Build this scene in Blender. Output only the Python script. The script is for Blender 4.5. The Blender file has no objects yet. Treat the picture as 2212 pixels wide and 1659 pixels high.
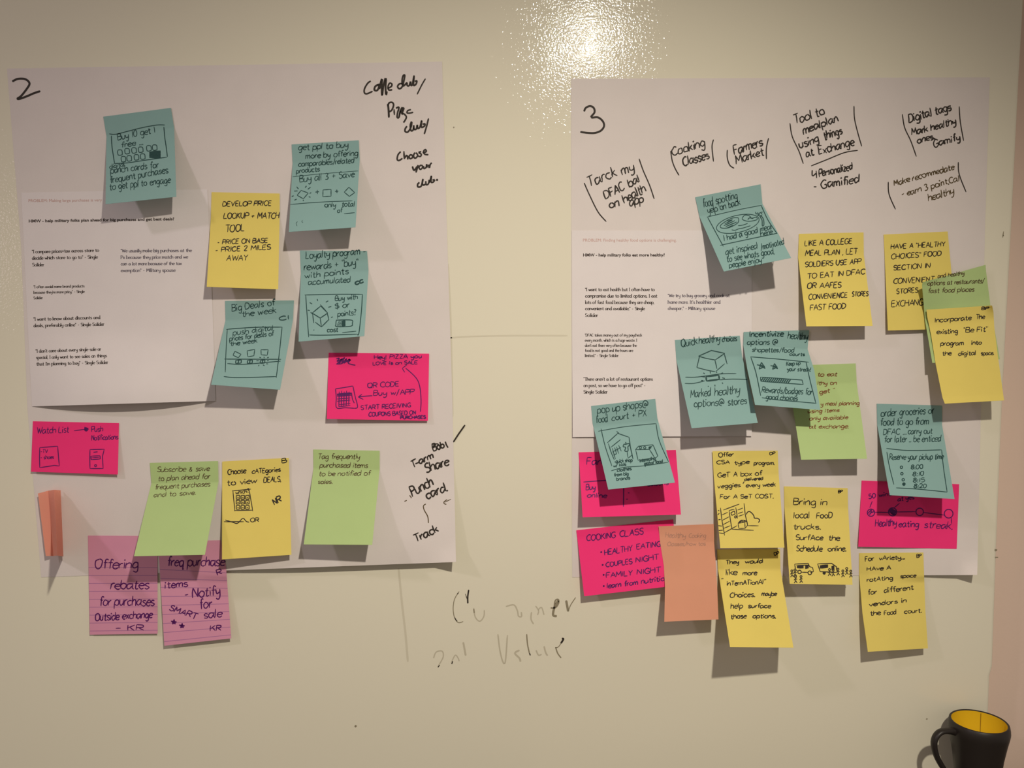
import bpy, math, random
from mathutils import Vector

# ------------------------------------------------------------------ camera, world, lights, exposure
SC = bpy.context.scene
COL = SC.collection
F_PX, W_PX, H_PX = 1800.0, 2212.0, 1659.0
CAM = Vector((0.0, -1.2, 1.45))
PITCH = math.radians(3.5)
YAW = math.radians(2.9)
FWD = Vector((math.sin(YAW) * math.cos(PITCH), math.cos(YAW) * math.cos(PITCH), -math.sin(PITCH)))
RGT = Vector((math.cos(YAW), -math.sin(YAW), 0))
UPV = RGT.cross(FWD)

cam_data = bpy.data.cameras.new('camera')
cam_data.sensor_fit = 'HORIZONTAL'
cam_data.sensor_width = 36.0
cam_data.lens = 36.0 * F_PX / W_PX
cam_data.clip_start = 0.05
cam = bpy.data.objects.new('camera', cam_data)
cam.location = CAM
cam.rotation_euler = (math.radians(90) - PITCH, 0, -YAW)
COL.objects.link(cam)
SC.camera = cam

SC.view_settings.view_transform = 'Standard'
SC.view_settings.look = 'None'
SC.view_settings.gamma = 1.0
SC.view_settings.use_curve_mapping = False
SC.view_settings.exposure = 0.0

world = bpy.data.worlds.new('world')
world.use_nodes = True
SC.world = world
world.node_tree.nodes['Background'].inputs[0].default_value = (1.0, 0.85, 0.73, 1)
world.node_tree.nodes['Background'].inputs[1].default_value = 0.285


def lamp(name, loc, target, power, color, radius, angle, blend):
    d = bpy.data.lights.new(name, 'SPOT')
    d.energy = power
    d.color = color
    d.shadow_soft_size = radius
    d.spot_size = math.radians(angle)
    d.spot_blend = blend
    o = bpy.data.objects.new(name, d)
    o.location = loc
    o.rotation_euler = (Vector(target) - Vector(loc)).to_track_quat('-Z', 'Y').to_euler()
    COL.objects.link(o)
    return o


# the room's lamps: two ceiling spotlights and a standing lamp off to the left
lamp('ceiling_spotlight', (0.372, -1.50, 2.372), (0.06, 0, 0.62), 108.0, (1.0, 0.905, 0.77), 0.028, 82, 1.0)
lamp('ceiling_spotlight', (-2.00, -1.40, 2.80), (-0.55, 0, 1.10), 40.0, (1.0, 0.86, 0.95), 0.08, 70, 1.0)
lamp('floor_lamp_light', (-2.36, -2.60, 1.86), (-0.55, 0, 1.30), 5.0, (1.0, 0.78, 0.84), 0.20, 70, 1.0)


# ------------------------------------------------------------------ helpers
def ray(px, py):
    return FWD + RGT * ((px - W_PX / 2) / F_PX) + UPV * ((H_PX / 2 - py) / F_PX)


def at(px, py, h=0.0):
    """The point seen at a pixel that stands h metres in front of the wall."""
    d = ray(px, py)
    return CAM + d * ((-h - CAM.y) / d.y)


def mat(name, color, rough=0.75, spec=0.3, transl=0.0, bump=None, coat=0.0):
    m = bpy.data.materials.new(name)
    m.use_nodes = True
    nt = m.node_tree
    b = nt.nodes['Principled BSDF']
    b.inputs['Base Color'].default_value = (*color, 1)
    b.inputs['Roughness'].default_value = rough
    b.inputs['Specular IOR Level'].default_value = spec
    b.inputs['Coat Weight'].default_value = coat
    if bump:
        scale, strength, dist, detail = bump
        tc = nt.nodes.new('ShaderNodeTexCoord')
        n = nt.nodes.new('ShaderNodeTexNoise')
        n.inputs['Scale'].default_value = scale
        n.inputs['Detail'].default_value = detail
        bp = nt.nodes.new('ShaderNodeBump')
        bp.inputs['Strength'].default_value = strength
        bp.inputs['Distance'].default_value = dist
        nt.links.new(tc.outputs['Object'], n.inputs['Vector'])
        nt.links.new(n.outputs['Fac'], bp.inputs['Height'])
        nt.links.new(bp.outputs['Normal'], b.inputs['Coat Normal' if coat else 'Normal'])
    if coat:
        b.inputs['Coat Roughness'].default_value = 0.045
    if transl > 0:
        t = nt.nodes.new('ShaderNodeBsdfTranslucent')
        t.inputs[0].default_value = (*color, 1)
        mx = nt.nodes.new('ShaderNodeMixShader')
        mx.inputs[0].default_value = transl
        nt.links.new(b.outputs[0], mx.inputs[1])
        nt.links.new(t.outputs[0], mx.inputs[2])
        nt.links.new(mx.outputs[0], nt.nodes['Material Output'].inputs[0])
    return m


def paper_mat(name, color, transl=0.12, ruled=0.0):
    """Paper: matte, faint fibre mottling; optional ruled lines across the sheet (UV y)."""
    m = mat(name, color, 0.8, 0.15, transl, (900, 0.15, 0.0004, 2))
    nt = m.node_tree
    b = nt.nodes['Principled BSDF']
    tc = nt.nodes.new('ShaderNodeTexCoord')
    n = nt.nodes.new('ShaderNodeTexNoise')
    n.inputs['Scale'].default_value = 25
    n.inputs['Detail'].default_value = 3
    nt.links.new(tc.outputs['Object'], n.inputs['Vector'])
    mix = nt.nodes.new('ShaderNodeMix')
    mix.data_type = 'RGBA'
    mix.inputs['A'].default_value = (*[c * 0.965 for c in color], 1)
    mix.inputs['B'].default_value = (*[min(1, c * 1.035) for c in color], 1)
    nt.links.new(n.outputs['Fac'], mix.inputs['Factor'])
    out = mix.outputs['Result']
    if ruled:
        sep = nt.nodes.new('ShaderNodeSeparateXYZ')
        nt.links.new(tc.outputs['UV'], sep.inputs[0])
        mu = nt.nodes.new('ShaderNodeMath'); mu.operation = 'MULTIPLY'; mu.inputs[1].default_value = ruled
        fr = nt.nodes.new('ShaderNodeMath'); fr.operation = 'FRACT'
        lt = nt.nodes.new('ShaderNodeMath'); lt.operation = 'LESS_THAN'; lt.inputs[1].default_value = 0.085
        gt = nt.nodes.new('ShaderNodeMath'); gt.operation = 'GREATER_THAN'; gt.inputs[1].default_value = 0.285
        an = nt.nodes.new('ShaderNodeMath'); an.operation = 'MULTIPLY'
        nt.links.new(sep.outputs['Y'], mu.inputs[0]); nt.links.new(mu.outputs[0], fr.inputs[0])
        nt.links.new(fr.outputs[0], lt.inputs[0]); nt.links.new(sep.outputs['Y'], gt.inputs[0])
        nt.links.new(lt.outputs[0], an.inputs[0]); nt.links.new(gt.outputs[0], an.inputs[1])
        m2 = nt.nodes.new('ShaderNodeMix'); m2.data_type = 'RGBA'
        m2.inputs['B'].default_value = (color[0] * 0.62, color[1] * 0.62, color[2] * 0.8, 1)
        nt.links.new(an.outputs[0], m2.inputs['Factor']); nt.links.new(out, m2.inputs['A'])
        out = m2.outputs['Result']
    nt.links.new(out, b.inputs['Base Color'])
    return m


def tag(o, label=None, cat=None, group=None, kind=None):
    for k, v in (('label', label), ('category', cat), ('group', group), ('kind', kind)):
        if v:
            o[k] = v
    return o


def build(name, verts, faces, material, parent=None, origin=None, smooth=False, uvs=None):
    if parent is not None:
        origin = parent.matrix_world.translation if parent.parent else parent.location
    elif origin is None:
        origin = sum((Vector(v) for v in verts), Vector()) / len(verts)
    origin = Vector(origin)
    me = bpy.data.meshes.new(name)
    me.from_pydata([tuple(Vector(v) - origin) for v in verts], [], faces)
    me.materials.append(material)
    if smooth:
        me.polygons.foreach_set('use_smooth', [True] * len(me.polygons))
    if uvs:
        ul = me.uv_layers.new(name='uv')
        for lp in me.loops:
            ul.data[lp.index].uv = uvs[lp.vertex_index]
    me.update()
    o = bpy.data.objects.new(name, me)
    COL.objects.link(o)
    if parent is not None:
        o.parent = parent
    else:
        o.location = origin
    return o


def lerp(a, b, t):
    return a + (b - a) * t


class Sheet:
    """A sheet of paper: rows of left/right edge points (pixels) at given v, and a height above the wall."""

    def __init__(self, rows, lift):
        self.rows = rows          # [(v, (xl, yl), (xr, yr)), ...]
        self.lift = lift          # lift(u, v) -> metres in front of the wall

    def edge(self, v, side):
        R = self.rows
        i = 0
        while i < len(R) - 2 and v > R[i + 1][0]:
            i += 1
        v0, v1 = R[i][0], R[i + 1][0]
        t = (v - v0) / (v1 - v0)
        a, b = R[i][1 + side], R[i + 1][1 + side]
        return lerp(a[0], b[0], t), lerp(a[1], b[1], t)

    def px(self, u, v):
        l, r = self.edge(v, 0), self.edge(v, 1)
        return lerp(l[0], r[0], u), lerp(l[1], r[1], u)

    def uv(self, x, y):
        u, v = 0.5, 0.5
        for _ in range(12):
            p = self.px(u, v)
            ex, ey = x - p[0], y - p[1]
            if abs(ex) + abs(ey) < 0.02:
                break
            a, b = self.px(u + 0.01, v), self.px(u, v + 0.01)
            ax, ay = (a[0] - p[0]) * 100, (a[1] - p[1]) * 100
            bx, by = (b[0] - p[0]) * 100, (b[1] - p[1]) * 100
            det = ax * by - bx * ay
            if abs(det) < 1e-9:
                break
            u += max(-0.6, min(0.6, (ex * by - bx * ey) / det))
            v += max(-0.6, min(0.6, (ax * ey - ex * ay) / det))
        return u, v

    NU, NV = 14, 32

    def settle(self):
        """Height of every grid point: its own lift, never below the sheets already on the wall."""
        vs = sorted(set([j / self.NV for j in range(self.NV + 1)] + [r[0] for r in self.rows]))
        self.vs = [v for i, v in enumerate(vs) if i == 0 or v - vs[i - 1] > 1e-4]
        self.h = []
        for v in self.vs:
            row = []
            for i in range(self.NU + 1):
                u = i / self.NU
                x, y = self.px(u, v)
                h = self.lift(u, v)
                for s in STACK:
                    hs = s.height_at(x, y)
                    if hs is not None:
                        h = max(h, hs + 0.0006)
                row.append(h)
            self.h.append(row)
        STACK.append(self)

    def height(self, u, v):
        u, v = min(1.0, max(0.0, u)), min(1.0, max(0.0, v))
        i = min(self.NU - 1, int(u * self.NU))
        j = 0
        while j < len(self.vs) - 2 and v > self.vs[j + 1]:
            j += 1
        fu = u * self.NU - i
        fv = (v - self.vs[j]) / (self.vs[j + 1] - self.vs[j])
        H = self.h
        return lerp(lerp(H[j][i], H[j][i + 1], fu), lerp(H[j + 1][i], H[j + 1][i + 1], fu), fv)

    def height_at(self, x, y):
        xs = [p[0] for r in self.rows for p in r[1:]]
        ys = [p[1] for r in self.rows for p in r[1:]]
        if not (min(xs) - 5 < x < max(xs) + 5 and min(ys) - 5 < y < max(ys) + 5):
            return None
        u, v = self.uv(x, y)
        if -0.03 < u < 1.03 and -0.03 < v < 1.03:
            return self.height(u, v)
        return None

    def on(self, x, y, gap):
        u, v = self.uv(x, y)
        return at(x, y, self.height(u, v) + gap)

    def mesh(self, name, material, nu=None, nv=None, thick=0.00022):
        if nu:
            self.NU, self.NV = nu, nv
        self.settle()
        nu = self.NU
        verts, uvs, faces = [], [], []
        for j, v in enumerate(self.vs):
            for i in range(nu + 1):
                u = i / nu
                p = self.px(u, v)
                verts.append(at(p[0], p[1], self.h[j][i]))
                uvs.append((u, v))
        n = nu + 1
        for j in range(len(self.vs) - 1):
            for i in range(nu):
                q = j * n + i
                faces.append((q, q + n, q + n + 1, q + 1))
        o = build(name, verts, faces, material, smooth=True, uvs=uvs)
        md = o.modifiers.new('thickness', 'SOLIDIFY')
        md.thickness = thick
        md.offset = -1
        es = o.modifiers.new('crisp_edges', 'EDGE_SPLIT')
        es.split_angle = math.radians(50)
        return o


STACK = []


class Flat:
    """A flat surface h metres in front of the wall."""

    def __init__(self, h):
        self.h = h

    def on(self, x, y, gap):
        return at(x, y, self.h + gap)


# ------------------------------------------------------------------ pen strokes
GLYPHS = {
 'a': ("4.6,5.4 2.6,6 .6,4.8 0,2.6 1,.3 2.8,.4 4.9,3.4|!5.2,6.2 5.2,1.2 6.8,-.3", 7.0), 'b': ("!0,10 0,0|0,4.5 2.5,6 5,4.5 5,1.5 2.5,0 0,1.2", 6.2),
 'c': ("5,5 3,6 .8,5 0,3 .8,.8 3,0 5,1", 5.8), 'd': ("4.6,5 2.8,6 .8,5 0,2.8 1,.4 2.8,.2 4.9,3|!5.2,10.4 5.2,0", 6.6),
 'e': ("0,3.2 5,3.6 4.6,5.3 2.8,6 .8,5 0,3 .8,.8 3,0 5,1", 5.8), 'f': ("4.6,9 3.2,10 1.9,8.5 1.8,0|!0,6 4,6", 4.6),
 'g': ("5,5 3,6 1,5 0,3 1,.8 3,.5 5,2.5|5,6 5,-2 3.5,-4 .8,-3", 6.4), 'h': ("!0,10 0,0|0,4 2.5,6 4.6,5 4.8,0", 6.2),
 'i': ("!.5,6 .5,0|!.5,8.4 .7,8.9", 2.4), 'j': ("1.5,6 1.5,-2.5 0,-4|!1.5,8.4 1.7,8.9", 3.2),
 'k': ("!0,10 0,0|!4.2,6 0,2.6|!1.4,3.7 4.6,0", 5.5), 'l': ("!.5,10 .5,0", 2.4),
 'm': ("!0,6 0,0|0,4 1.7,6 3.2,5 3.4,0|3.4,4 5.2,6 6.8,5 7,0", 8.4), 'n': ("!0,6 0,0|0,4 2.3,6 4.4,5 4.6,0", 6.1),
 'o': ("3,6 .8,5 0,3 .8,1 2.8,0 5,1 5.6,3 5,5 3,6", 6.8), 'p': ("!0,6 0,-4|0,4.5 2.5,6 5,4.5 5,1.5 2.5,0 0,1.2", 6.3),
 'q': ("5,5 3,6 1,5 0,3 1,.5 3,0 5,2|!5,6 5,-4 6.2,-3", 6.7), 'r': ("!0,6 0,0|0,3.5 1.6,5.6 3.4,5.8", 4.2),
 's': ("4.4,5 2.5,6 .6,5 1,3.6 3.6,2.6 4.4,1.2 2.6,0 .2,.8", 5.5), 't': ("1.8,9 1.8,1.5 2.6,.1 4,.5|!0,6 4,6", 4.8),
 'u': ("0,6 .2,1.5 2,0 4.4,2|!4.6,6 4.6,0", 6.1), 'v': ("!0,6 2.4,0 4.8,6", 5.7), 'w': ("!0,6 1.8,0 3.6,5 5.2,0 7,6", 8),
 'x': ("!0,6 4.6,0|!4.6,6 0,0", 5.6), 'y': ("0,6 .4,2.5 2.2,1.6 4.4,3|4.6,6 4.4,-1.5 2.6,-4 .6,-3", 5.9),
 'z': ("!0,6 4.4,6 0,0 4.6,0", 5.5),
 'A': ("!0,0 3.4,10 6.6,0|!1.2,3.6 5.6,3.8", 7.6), 'B': ("!0,10 0,0|0,10 4.6,9.4 4.4,5.8 0,5.3|0,5.3 5.4,4.6 5.2,.6 0,0", 6.8),
 'C': ("6,8.5 3.6,10 .8,8 0,5 .8,1.6 3.4,0 6.2,1.4", 7), 'D': ("!0,10 0,0|0,10 4.4,9 6,5 4.4,1 0,0", 7.2),
 'E': ("!5,10 0,10 0,0 5.2,0|!0,5.2 4.2,5.4", 6.4), 'F': ("!5.2,10 0,10 0,0|!0,5.2 4.2,5.4", 6),
 'G': ("6,8.5 3.6,10 .8,8 0,5 .8,1.6 3.4,0 6,1.4 6,4.4|!3.6,4.4 6.6,4.4", 7.5), 'H': ("!0,10 0,0|!5.6,10 5.6,0|!0,5 5.6,5.2", 7),
 'I': ("!1,10 1,0", 2.8), 'J': ("4,10 4,2 2,0 0,2", 5.4), 'K': ("!0,10 0,0|!5,10 0,4.4|!1.6,5.8 5.6,0", 6.5),
 'L': ("!0,10 0,0 5,0", 5.9), 'M': ("!0,0 .6,10 3.6,3 6.6,10 7.4,0", 8.5), 'N': ("!0,0 0,10 5.4,0 5.4,10", 7),
 'O': ("3.4,10 .8,8.4 0,5 .8,1.6 3.4,0 6,1.6 6.8,5 6,8.4 3.4,10", 7.9), 'P': ("!0,10 0,0|0,10 5,9.2 5,5.6 0,4.8", 6.2),
 'Q': ("3.4,10 .8,8.4 0,5 .8,1.6 3.4,0 6,1.6 6.8,5 6,8.4 3.4,10|!4,2.6 7,-.6", 8.2), 'R': ("!0,10 0,0|0,10 5,9.2 5,5.6 0,4.8|!2,4.9 5.8,0", 6.8),
 'S': ("5,8.6 2.8,10 .4,8.6 .8,6 4.2,4.6 5.2,2 3,0 0,1.2", 6.3), 'T': ("!0,10 6.4,10|!3.2,10 3.2,0", 7),
 'U': ("0,10 .2,3 2.8,0 5.2,2.6 5.6,10", 7), 'V': ("!0,10 3,0 6,10", 7), 'W': ("!0,10 2.2,0 4.4,8 6.4,0 8.8,10", 9.8),
 'X': ("!0,10 5.6,0|!5.6,10 0,0", 6.8), 'Y': ("!0,10 2.8,5 5.6,10|!2.8,5 2.8,0", 6.6), 'Z': ("!0,10 5.4,10 0,0 5.6,0", 6.7),
 '0': ("2.4,10 .4,8 0,5 .6,1.4 2.4,0 4.4,1.6 5,5 4.4,8.4 2.4,10", 6.2), '1': ("!1,10 1,0", 3),
 '2': ("0,8 2,10 4.4,8.6 3.6,5 0,0|!0,0 5.2,0", 6.2), '3': ("0,9 2.4,10 4.4,8.2 2,5.4|2,5.4 5,3.6 3.6,.4 0,.6", 6.2),
 '5': ("!4.6,10 .8,10 .4,5.6|.4,5.6 3.4,6 5,3.4 3.2,.3 0,.8", 6.2), '8': ("2.6,5.4 .4,7.6 2.6,10 4.8,7.6 2.6,5.4 0,2.8 2.6,0 5.2,2.8 2.6,5.4", 6.4),
 '.': ("!.4,.2 .6,0", 2.2), ',': ("!.8,.6 .2,-1.8", 2.4), '-': ("!0,3.6 3.4,3.9", 4.8), '+': ("!0,4 5,4.2|!2.5,6.6 2.5,1.6", 6.4),
 '/': ("!3.6,10.5 0,-1.5", 4.6), '!': ("!.6,10 .5,3|!.5,.4 .6,0", 2.6), '?': ("0,8.4 2,10 4,8.2 2,5.4 1.8,3|!1.8,.4 1.9,0", 5),
 '"': ("!0,10 .2,7.6|!1.8,10 2,7.6", 3.4), "'": ("!.4,10 .3,7.6", 1.8), ':': ("!.4,.4 .6,0|!.4,4.6 .6,5", 2.4),
 '$': ("5,8 2.8,9 .4,8 .8,6 4.2,4.6 5.2,2.4 3,1 0,2|!2.7,10.6 2.6,-1", 6.4), '_': ("!0,0 6,0", 6.4),
 '@': ("5.4,3.4 4.4,5.4 2.8,4.2 3.2,2.2 5,2.6 5.6,5 5.8,2.6 7.6,2.6 8,6 5,9 1.4,8 0,4 1.8,.4 5,-.6", 9.4),
 '&': ("5.4,3.6 3,0 .6,1.4 1,3.6 3.4,6.4 2.6,8.2 1.2,7 3,3.4 5.6,0", 6.8), '*': ("!.4,.6 .4,5.4|!-1.6,4.2 2.4,1.8|!-1.6,1.8 2.4,4.2", 4),
 ' ': ("", 4.2), '`': ("!.2,3.2 .5,3.6", 3.0),
}
_gcache = {}


def catmull(pts, sub=4):
    if len(pts) < 3:
        return pts
    out = []
    closed = math.dist(pts[0], pts[-1]) < 1e-6
    n = len(pts)
    for i in range(n - 1):
        p0 = pts[i - 1] if i > 0 else (pts[-2] if closed else pts[0])
        p1, p2 = pts[i], pts[i + 1]
        p3 = pts[i + 2] if i + 2 < n else (pts[1] if closed else pts[-1])
        for k in range(sub):
            t = k / sub
            t2, t3 = t * t, t * t * t
            out.append(tuple(0.5 * (2 * p1[q] + (p2[q] - p0[q]) * t + (2 * p0[q] - 5 * p1[q] + 4 * p2[q] - p3[q]) * t2
                                    + (3 * p1[q] - p0[q] - 3 * p2[q] + p3[q]) * t3) for q in (0, 1)))
    out.append(pts[-1])
    return out


def glyph(ch):
    if ch not in _gcache:
        s, adv = GLYPHS.get(ch, ("", 4.2))
        strokes = []
        for part in s.split('|'):
            if not part:
                continue
            straight = part[0] == '!'
            pts = [tuple(float(c) for c in q.split(',')) for q in part.lstrip('!').split()]
            strokes.append((straight, pts))
        _gcache[ch] = (strokes, adv)
    return _gcache[ch]


class Ink:
    """Collects pen strokes in photograph pixels and lays them as thin ink on a surface."""

    def __init__(self, K=(0, 0, 1)):
        self.K = K
        self.strokes = []        # (points, width, pen_angle or None)

    def p(self, x, y):
        return self.K[0] + x / self.K[2], self.K[1] + y / self.K[2]

    def line(self, pts, w=2.0, smooth=True, flat=False):
        q = [self.p(*a) for a in pts]
        if smooth and len(q) > 2:
            q = catmull(q, 5)
        self.strokes.append((q, w, flat))
        return self

    def poly(self, pts, w=2.0):
        return self.line(pts, w, smooth=False)

    def circle(self, x, y, r, w=2.0, ry=None, rot=0.0, n=14):
        ry = ry or r
        c, s = math.cos(math.radians(rot)), math.sin(math.radians(rot))
        pts = []
        for i in range(n + 1):
            a = 2 * math.pi * i / n + 0.5
            ex, ey = r * math.cos(a), ry * math.sin(a)
            pts.append((x + ex * c - ey * s, y + ex * s + ey * c))
        return self.line(pts, w)

    def blob(self, x0, y0, x1, y1, w=4.0, step=None):
        """A scribbled-in box."""
        step = step or w * self.K[2] * 0.75
        pts, y, k = [], y0, 0
        while y <= y1:
            pts.append((x0 if k % 2 else x1, y + (k % 2) * step * 0.3))
            y += step * 0.5
            k += 1
        return self.line(pts, w, smooth=False)

    def text(self, s, x0, y0, x1, y1, cap, w=2.0, slant=0.12, jit=0.28, serif=False, wob=0.25):
        a, b = self.p(x0, y0), self.p(x1, y1)
        cap = cap / self.K[2]
        rnd = random.Random(sum((i + 1) * ord(c) for i, c in enumerate(s)))
        tot = sum(glyph(c)[1] for c in s) - 1.2
        dx, dy = (b[0] - a[0]) / tot, (b[1] - a[1]) / tot
        L = math.hypot(dx, dy)
        ux, uy = dy / L, -dx / L
        k = cap / 10.0
        pen = 0.0
        for c in s:
            st, adv = glyph(c)
            oy = rnd.uniform(-wob, wob)
            sz = 1 + rnd.uniform(-0.05, 0.05) * (jit > 0)
            for straight, pts in st:
                q = []
                for (gx, gy) in pts:
                    gx = gx + rnd.uniform(-jit, jit)
                    gy = (gy + rnd.uniform(-jit, jit)) * sz + oy
                    xx = pen + gx + slant * gy * k / L
                    q.append((a[0] + dx * xx + ux * k * gy, a[1] + dy * xx + uy * k * gy))
                if straight and serif and len(pts) == 2 and abs(pts[0][0] - pts[1][0]) < 0.4 and abs(pts[0][1] - pts[1][1]) > 3:
                    for (gx, gy) in pts:
                        t = 1.6
                        self.strokes.append(([(a[0] + dx * (pen + gx + sg * t) + ux * k * gy, a[1] + dy * (pen + gx + sg * t) + uy * k * gy) for sg in (-1, 1)], w * 0.8, True))
                if straight and len(q) > 1 and jit > 0:
                    # a hand-drawn straight stroke bends a little
                    qq = [q[0]]
                    for i in range(len(q) - 1):
                        bx = (q[i + 1][1] - q[i][1]) * rnd.uniform(-0.05, 0.05)
                        by = (q[i][0] - q[i + 1][0]) * rnd.uniform(-0.05, 0.05)
                        qq += [((q[i][0] + q[i + 1][0]) / 2 + bx, (q[i][1] + q[i + 1][1]) / 2 + by), q[i + 1]]
                    q = qq
                elif not straight:
                    q = catmull(q, 3 if serif else 4)
                self.strokes.append((q, w * (1 + rnd.uniform(-0.12, 0.12) * (jit > 0)), serif))
            pen += adv
        return self

    def make(self, name, surf, material, parent, gap=0.00016):
        """One mesh for every group of strokes that lie close together."""
        S = self.strokes
        bb = [(min(p[0] for p in s[0]), min(p[1] for p in s[0]), max(p[0] for p in s[0]), max(p[1] for p in s[0])) for s in S]
        grp = list(range(len(S)))

        def root(i):
            while grp[i] != i:
                grp[i] = grp[grp[i]]
                i = grp[i]
            return i
        for i in range(len(S)):
            for j in range(i):
                gx = max(0, bb[i][0] - bb[j][2], bb[j][0] - bb[i][2])
                gy = max(0, bb[i][1] - bb[j][3], bb[j][1] - bb[i][3])
                if math.hypot(gx, gy) <= 25:
                    grp[root(i)] = root(j)
        sets = {}
        for i in range(len(S)):
            sets.setdefault(root(i), []).append(S[i])
        for st in sets.values():
            self.mesh_of(st, name, surf, material, parent, gap)

    def mesh_of(self, strokes, name, surf, material, parent, gap):
        verts, faces = [], []

        def ribbon(pts, w, flat):
            n = len(pts)
            base = len(verts)
            for i, (x, y) in enumerate(pts):
                x0, y0 = pts[max(0, i - 1)]
                x1, y1 = pts[min(n - 1, i + 1)]
                tx, ty = x1 - x0, y1 - y0
                l = math.hypot(tx, ty) or 1
                nx, ny = -ty / l, tx / l
                hw = w / 2
                if not flat and n > 2 and i in (0, n - 1):
                    hw *= 0.62
                if flat is True and w > 0:
                    hw = w / 2 * (0.55 + 0.45 * abs(nx))
                verts.append(surf.on(x + nx * hw, y + ny * hw, gap))
                verts.append(surf.on(x - nx * hw, y - ny * hw, gap))
                if i:
                    q = base + 2 * i
                    faces.append((q - 2, q - 1, q + 1, q))

        for pts, w, flat in strokes:
            q = [pts[0]]
            for a in pts[1:]:
                d = math.dist(a, q[-1])
                if d < 0.15:
                    continue
                k = max(1, int(math.ceil(d / 9.0)))
                p0 = q[-1]
                for j in range(1, k + 1):
                    q.append((lerp(p0[0], a[0], j / k), lerp(p0[1], a[1], j / k)))
            if sum(math.dist(q[i], q[i + 1]) for i in range(len(q) - 1)) < w * 1.05:
                cx, cy = sum(p[0] for p in q) / len(q), sum(p[1] for p in q) / len(q)
                q = [(cx - w * 0.4, cy + w * 0.4), (cx + w * 0.4, cy - w * 0.4)]
            # extend both ends slightly so joined strokes meet, split at sharp corners
            run = [q[0]]
            for i in range(1, len(q)):
                run.append(q[i])
                if i < len(q) - 1:
                    ax, ay = q[i][0] - q[i - 1][0], q[i][1] - q[i - 1][1]
                    bx, by = q[i + 1][0] - q[i][0], q[i + 1][1] - q[i][1]
                    if ax * bx + ay * by < 0.3 * math.hypot(ax, ay) * math.hypot(bx, by):
                        ribbon(run, w, flat)
                        run = [q[i]]
            ribbon(run, w, flat)
        return build(name, verts, faces, material, parent)


def sans(s, K, x0, x1, cap, bold, surf, material, parent, name='printed_heading', gap=0.00016):
    """Printed sans-serif line from the built-in font, laid flat on a sheet."""
    cu = bpy.data.curves.new('heading', 'FONT')
    cu.body = s
    cu.size = 1.0
    cu.offset = 0.030 if bold else 0.0
    cu.resolution_u = 3
    tmp = bpy.data.objects.new('heading', cu)
    COL.objects.link(tmp)
    dg = bpy.context.evaluated_depsgraph_get()
    me = tmp.evaluated_get(dg).to_mesh()
    vs = [tuple(v.co) for v in me.vertices]
    fs = [tuple(p.vertices) for p in me.polygons]
    wmax = max(v[0] for v in vs)
    bpy.data.objects.remove(tmp)
    bpy.data.curves.remove(cu)
    a = (K[0] + x0[0] / K[2], K[1] + x0[1] / K[2])
    b = (K[0] + x1[0] / K[2], K[1] + x1[1] / K[2])
    k = cap / K[2] / 0.70
    out = []
    for v in vs:
        t = v[0] / wmax
        out.append(surf.on(lerp(a[0], b[0], t), lerp(a[1], b[1], t) - v[1] * k, gap))
    return build(name, out, fs, material, parent)

# ------------------------------------------------------------------ materials
M_BOARD = mat('white_gloss_paint', (0.755, 0.72, 0.575), 0.9, 0.0, 0, (330, 0.5, 0.00055, 1.0), 0.75)
M_SIDE = mat('pinkish_wall_paint', (0.74, 0.575, 0.475), 0.8, 0.2, 0, (300, 0.2, 0.0006, 2))
M_FLOOR = mat('grey_carpet', (0.16, 0.15, 0.14), 0.95, 0.1, 0, (400, 0.5, 0.003, 2))
M_CEIL = mat('ceiling_paint', (0.7, 0.68, 0.64), 0.9, 0.1)
M_POSTER = paper_mat('poster_paper', (0.70, 0.645, 0.615), 0.0)
M_PAGE = paper_mat('office_paper', (0.745, 0.695, 0.685), 0.0)
M_BLUE = paper_mat('blue_note_paper', (0.275, 0.455, 0.435))
M_YELL = paper_mat('yellow_note_paper', (0.83, 0.685, 0.175))
M_GREEN = paper_mat('green_note_paper', (0.475, 0.63, 0.27))
M_PINK = paper_mat('hot_pink_note_paper', (0.97, 0.045, 0.225))
M_ORAN = paper_mat('orange_note_paper', (0.80, 0.39, 0.25), 0.2)
M_FOLD = paper_mat('orange_folded_note_paper', (0.95, 0.54, 0.42), 0.5)
M_PURP = paper_mat('ruled_purple_note_paper', (0.74, 0.33, 0.47), 0.1, 12.5)
K_BLACK = mat('black_marker_ink', (0.035, 0.028, 0.022), 0.6, 0.2)
K_TEAL = mat('dark_pen_ink', (0.022, 0.065, 0.062), 0.6, 0.2)
K_PURP = mat('violet_pen_ink', (0.10, 0.012, 0.12), 0.6, 0.2)
K_BROWN = mat('brown_pen_ink', (0.10, 0.07, 0.03), 0.6, 0.2)
K_RUST = mat('rust_pen_ink', (0.20, 0.085, 0.03), 0.6, 0.2)
K_PENCIL = mat('pencil_grey', (0.46, 0.24, 0.17), 0.7, 0.2)
K_PRINT = mat('black_print', (0.07, 0.055, 0.05), 0.8, 0.1)
K_PRINT2 = mat('grey_print', (0.16, 0.14, 0.17), 0.8, 0.1)
K_ROSE = mat('faded_red_print', (0.58, 0.36, 0.32), 0.8, 0.1)
K_FAINT = mat('faint_marker_residue', (0.52, 0.48, 0.36), 0.5, 0.3)
K_MIDF = mat('rubbed_marker_residue', (0.27, 0.235, 0.155), 0.5, 0.3)
K_TRACE = mat('barely_visible_residue', (0.63, 0.59, 0.455), 0.4, 0.4)
M_MUG = mat('charcoal_glaze', (0.018, 0.014, 0.012), 0.42, 0.4)
M_MUGIN = mat('yellow_glaze', (0.80, 0.52, 0.02), 0.25, 0.5)
M_TABLE = mat('dark_table_laminate', (0.10, 0.08, 0.06), 0.6, 0.3)

# ------------------------------------------------------------------ the setting
TH = 0.035


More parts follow.
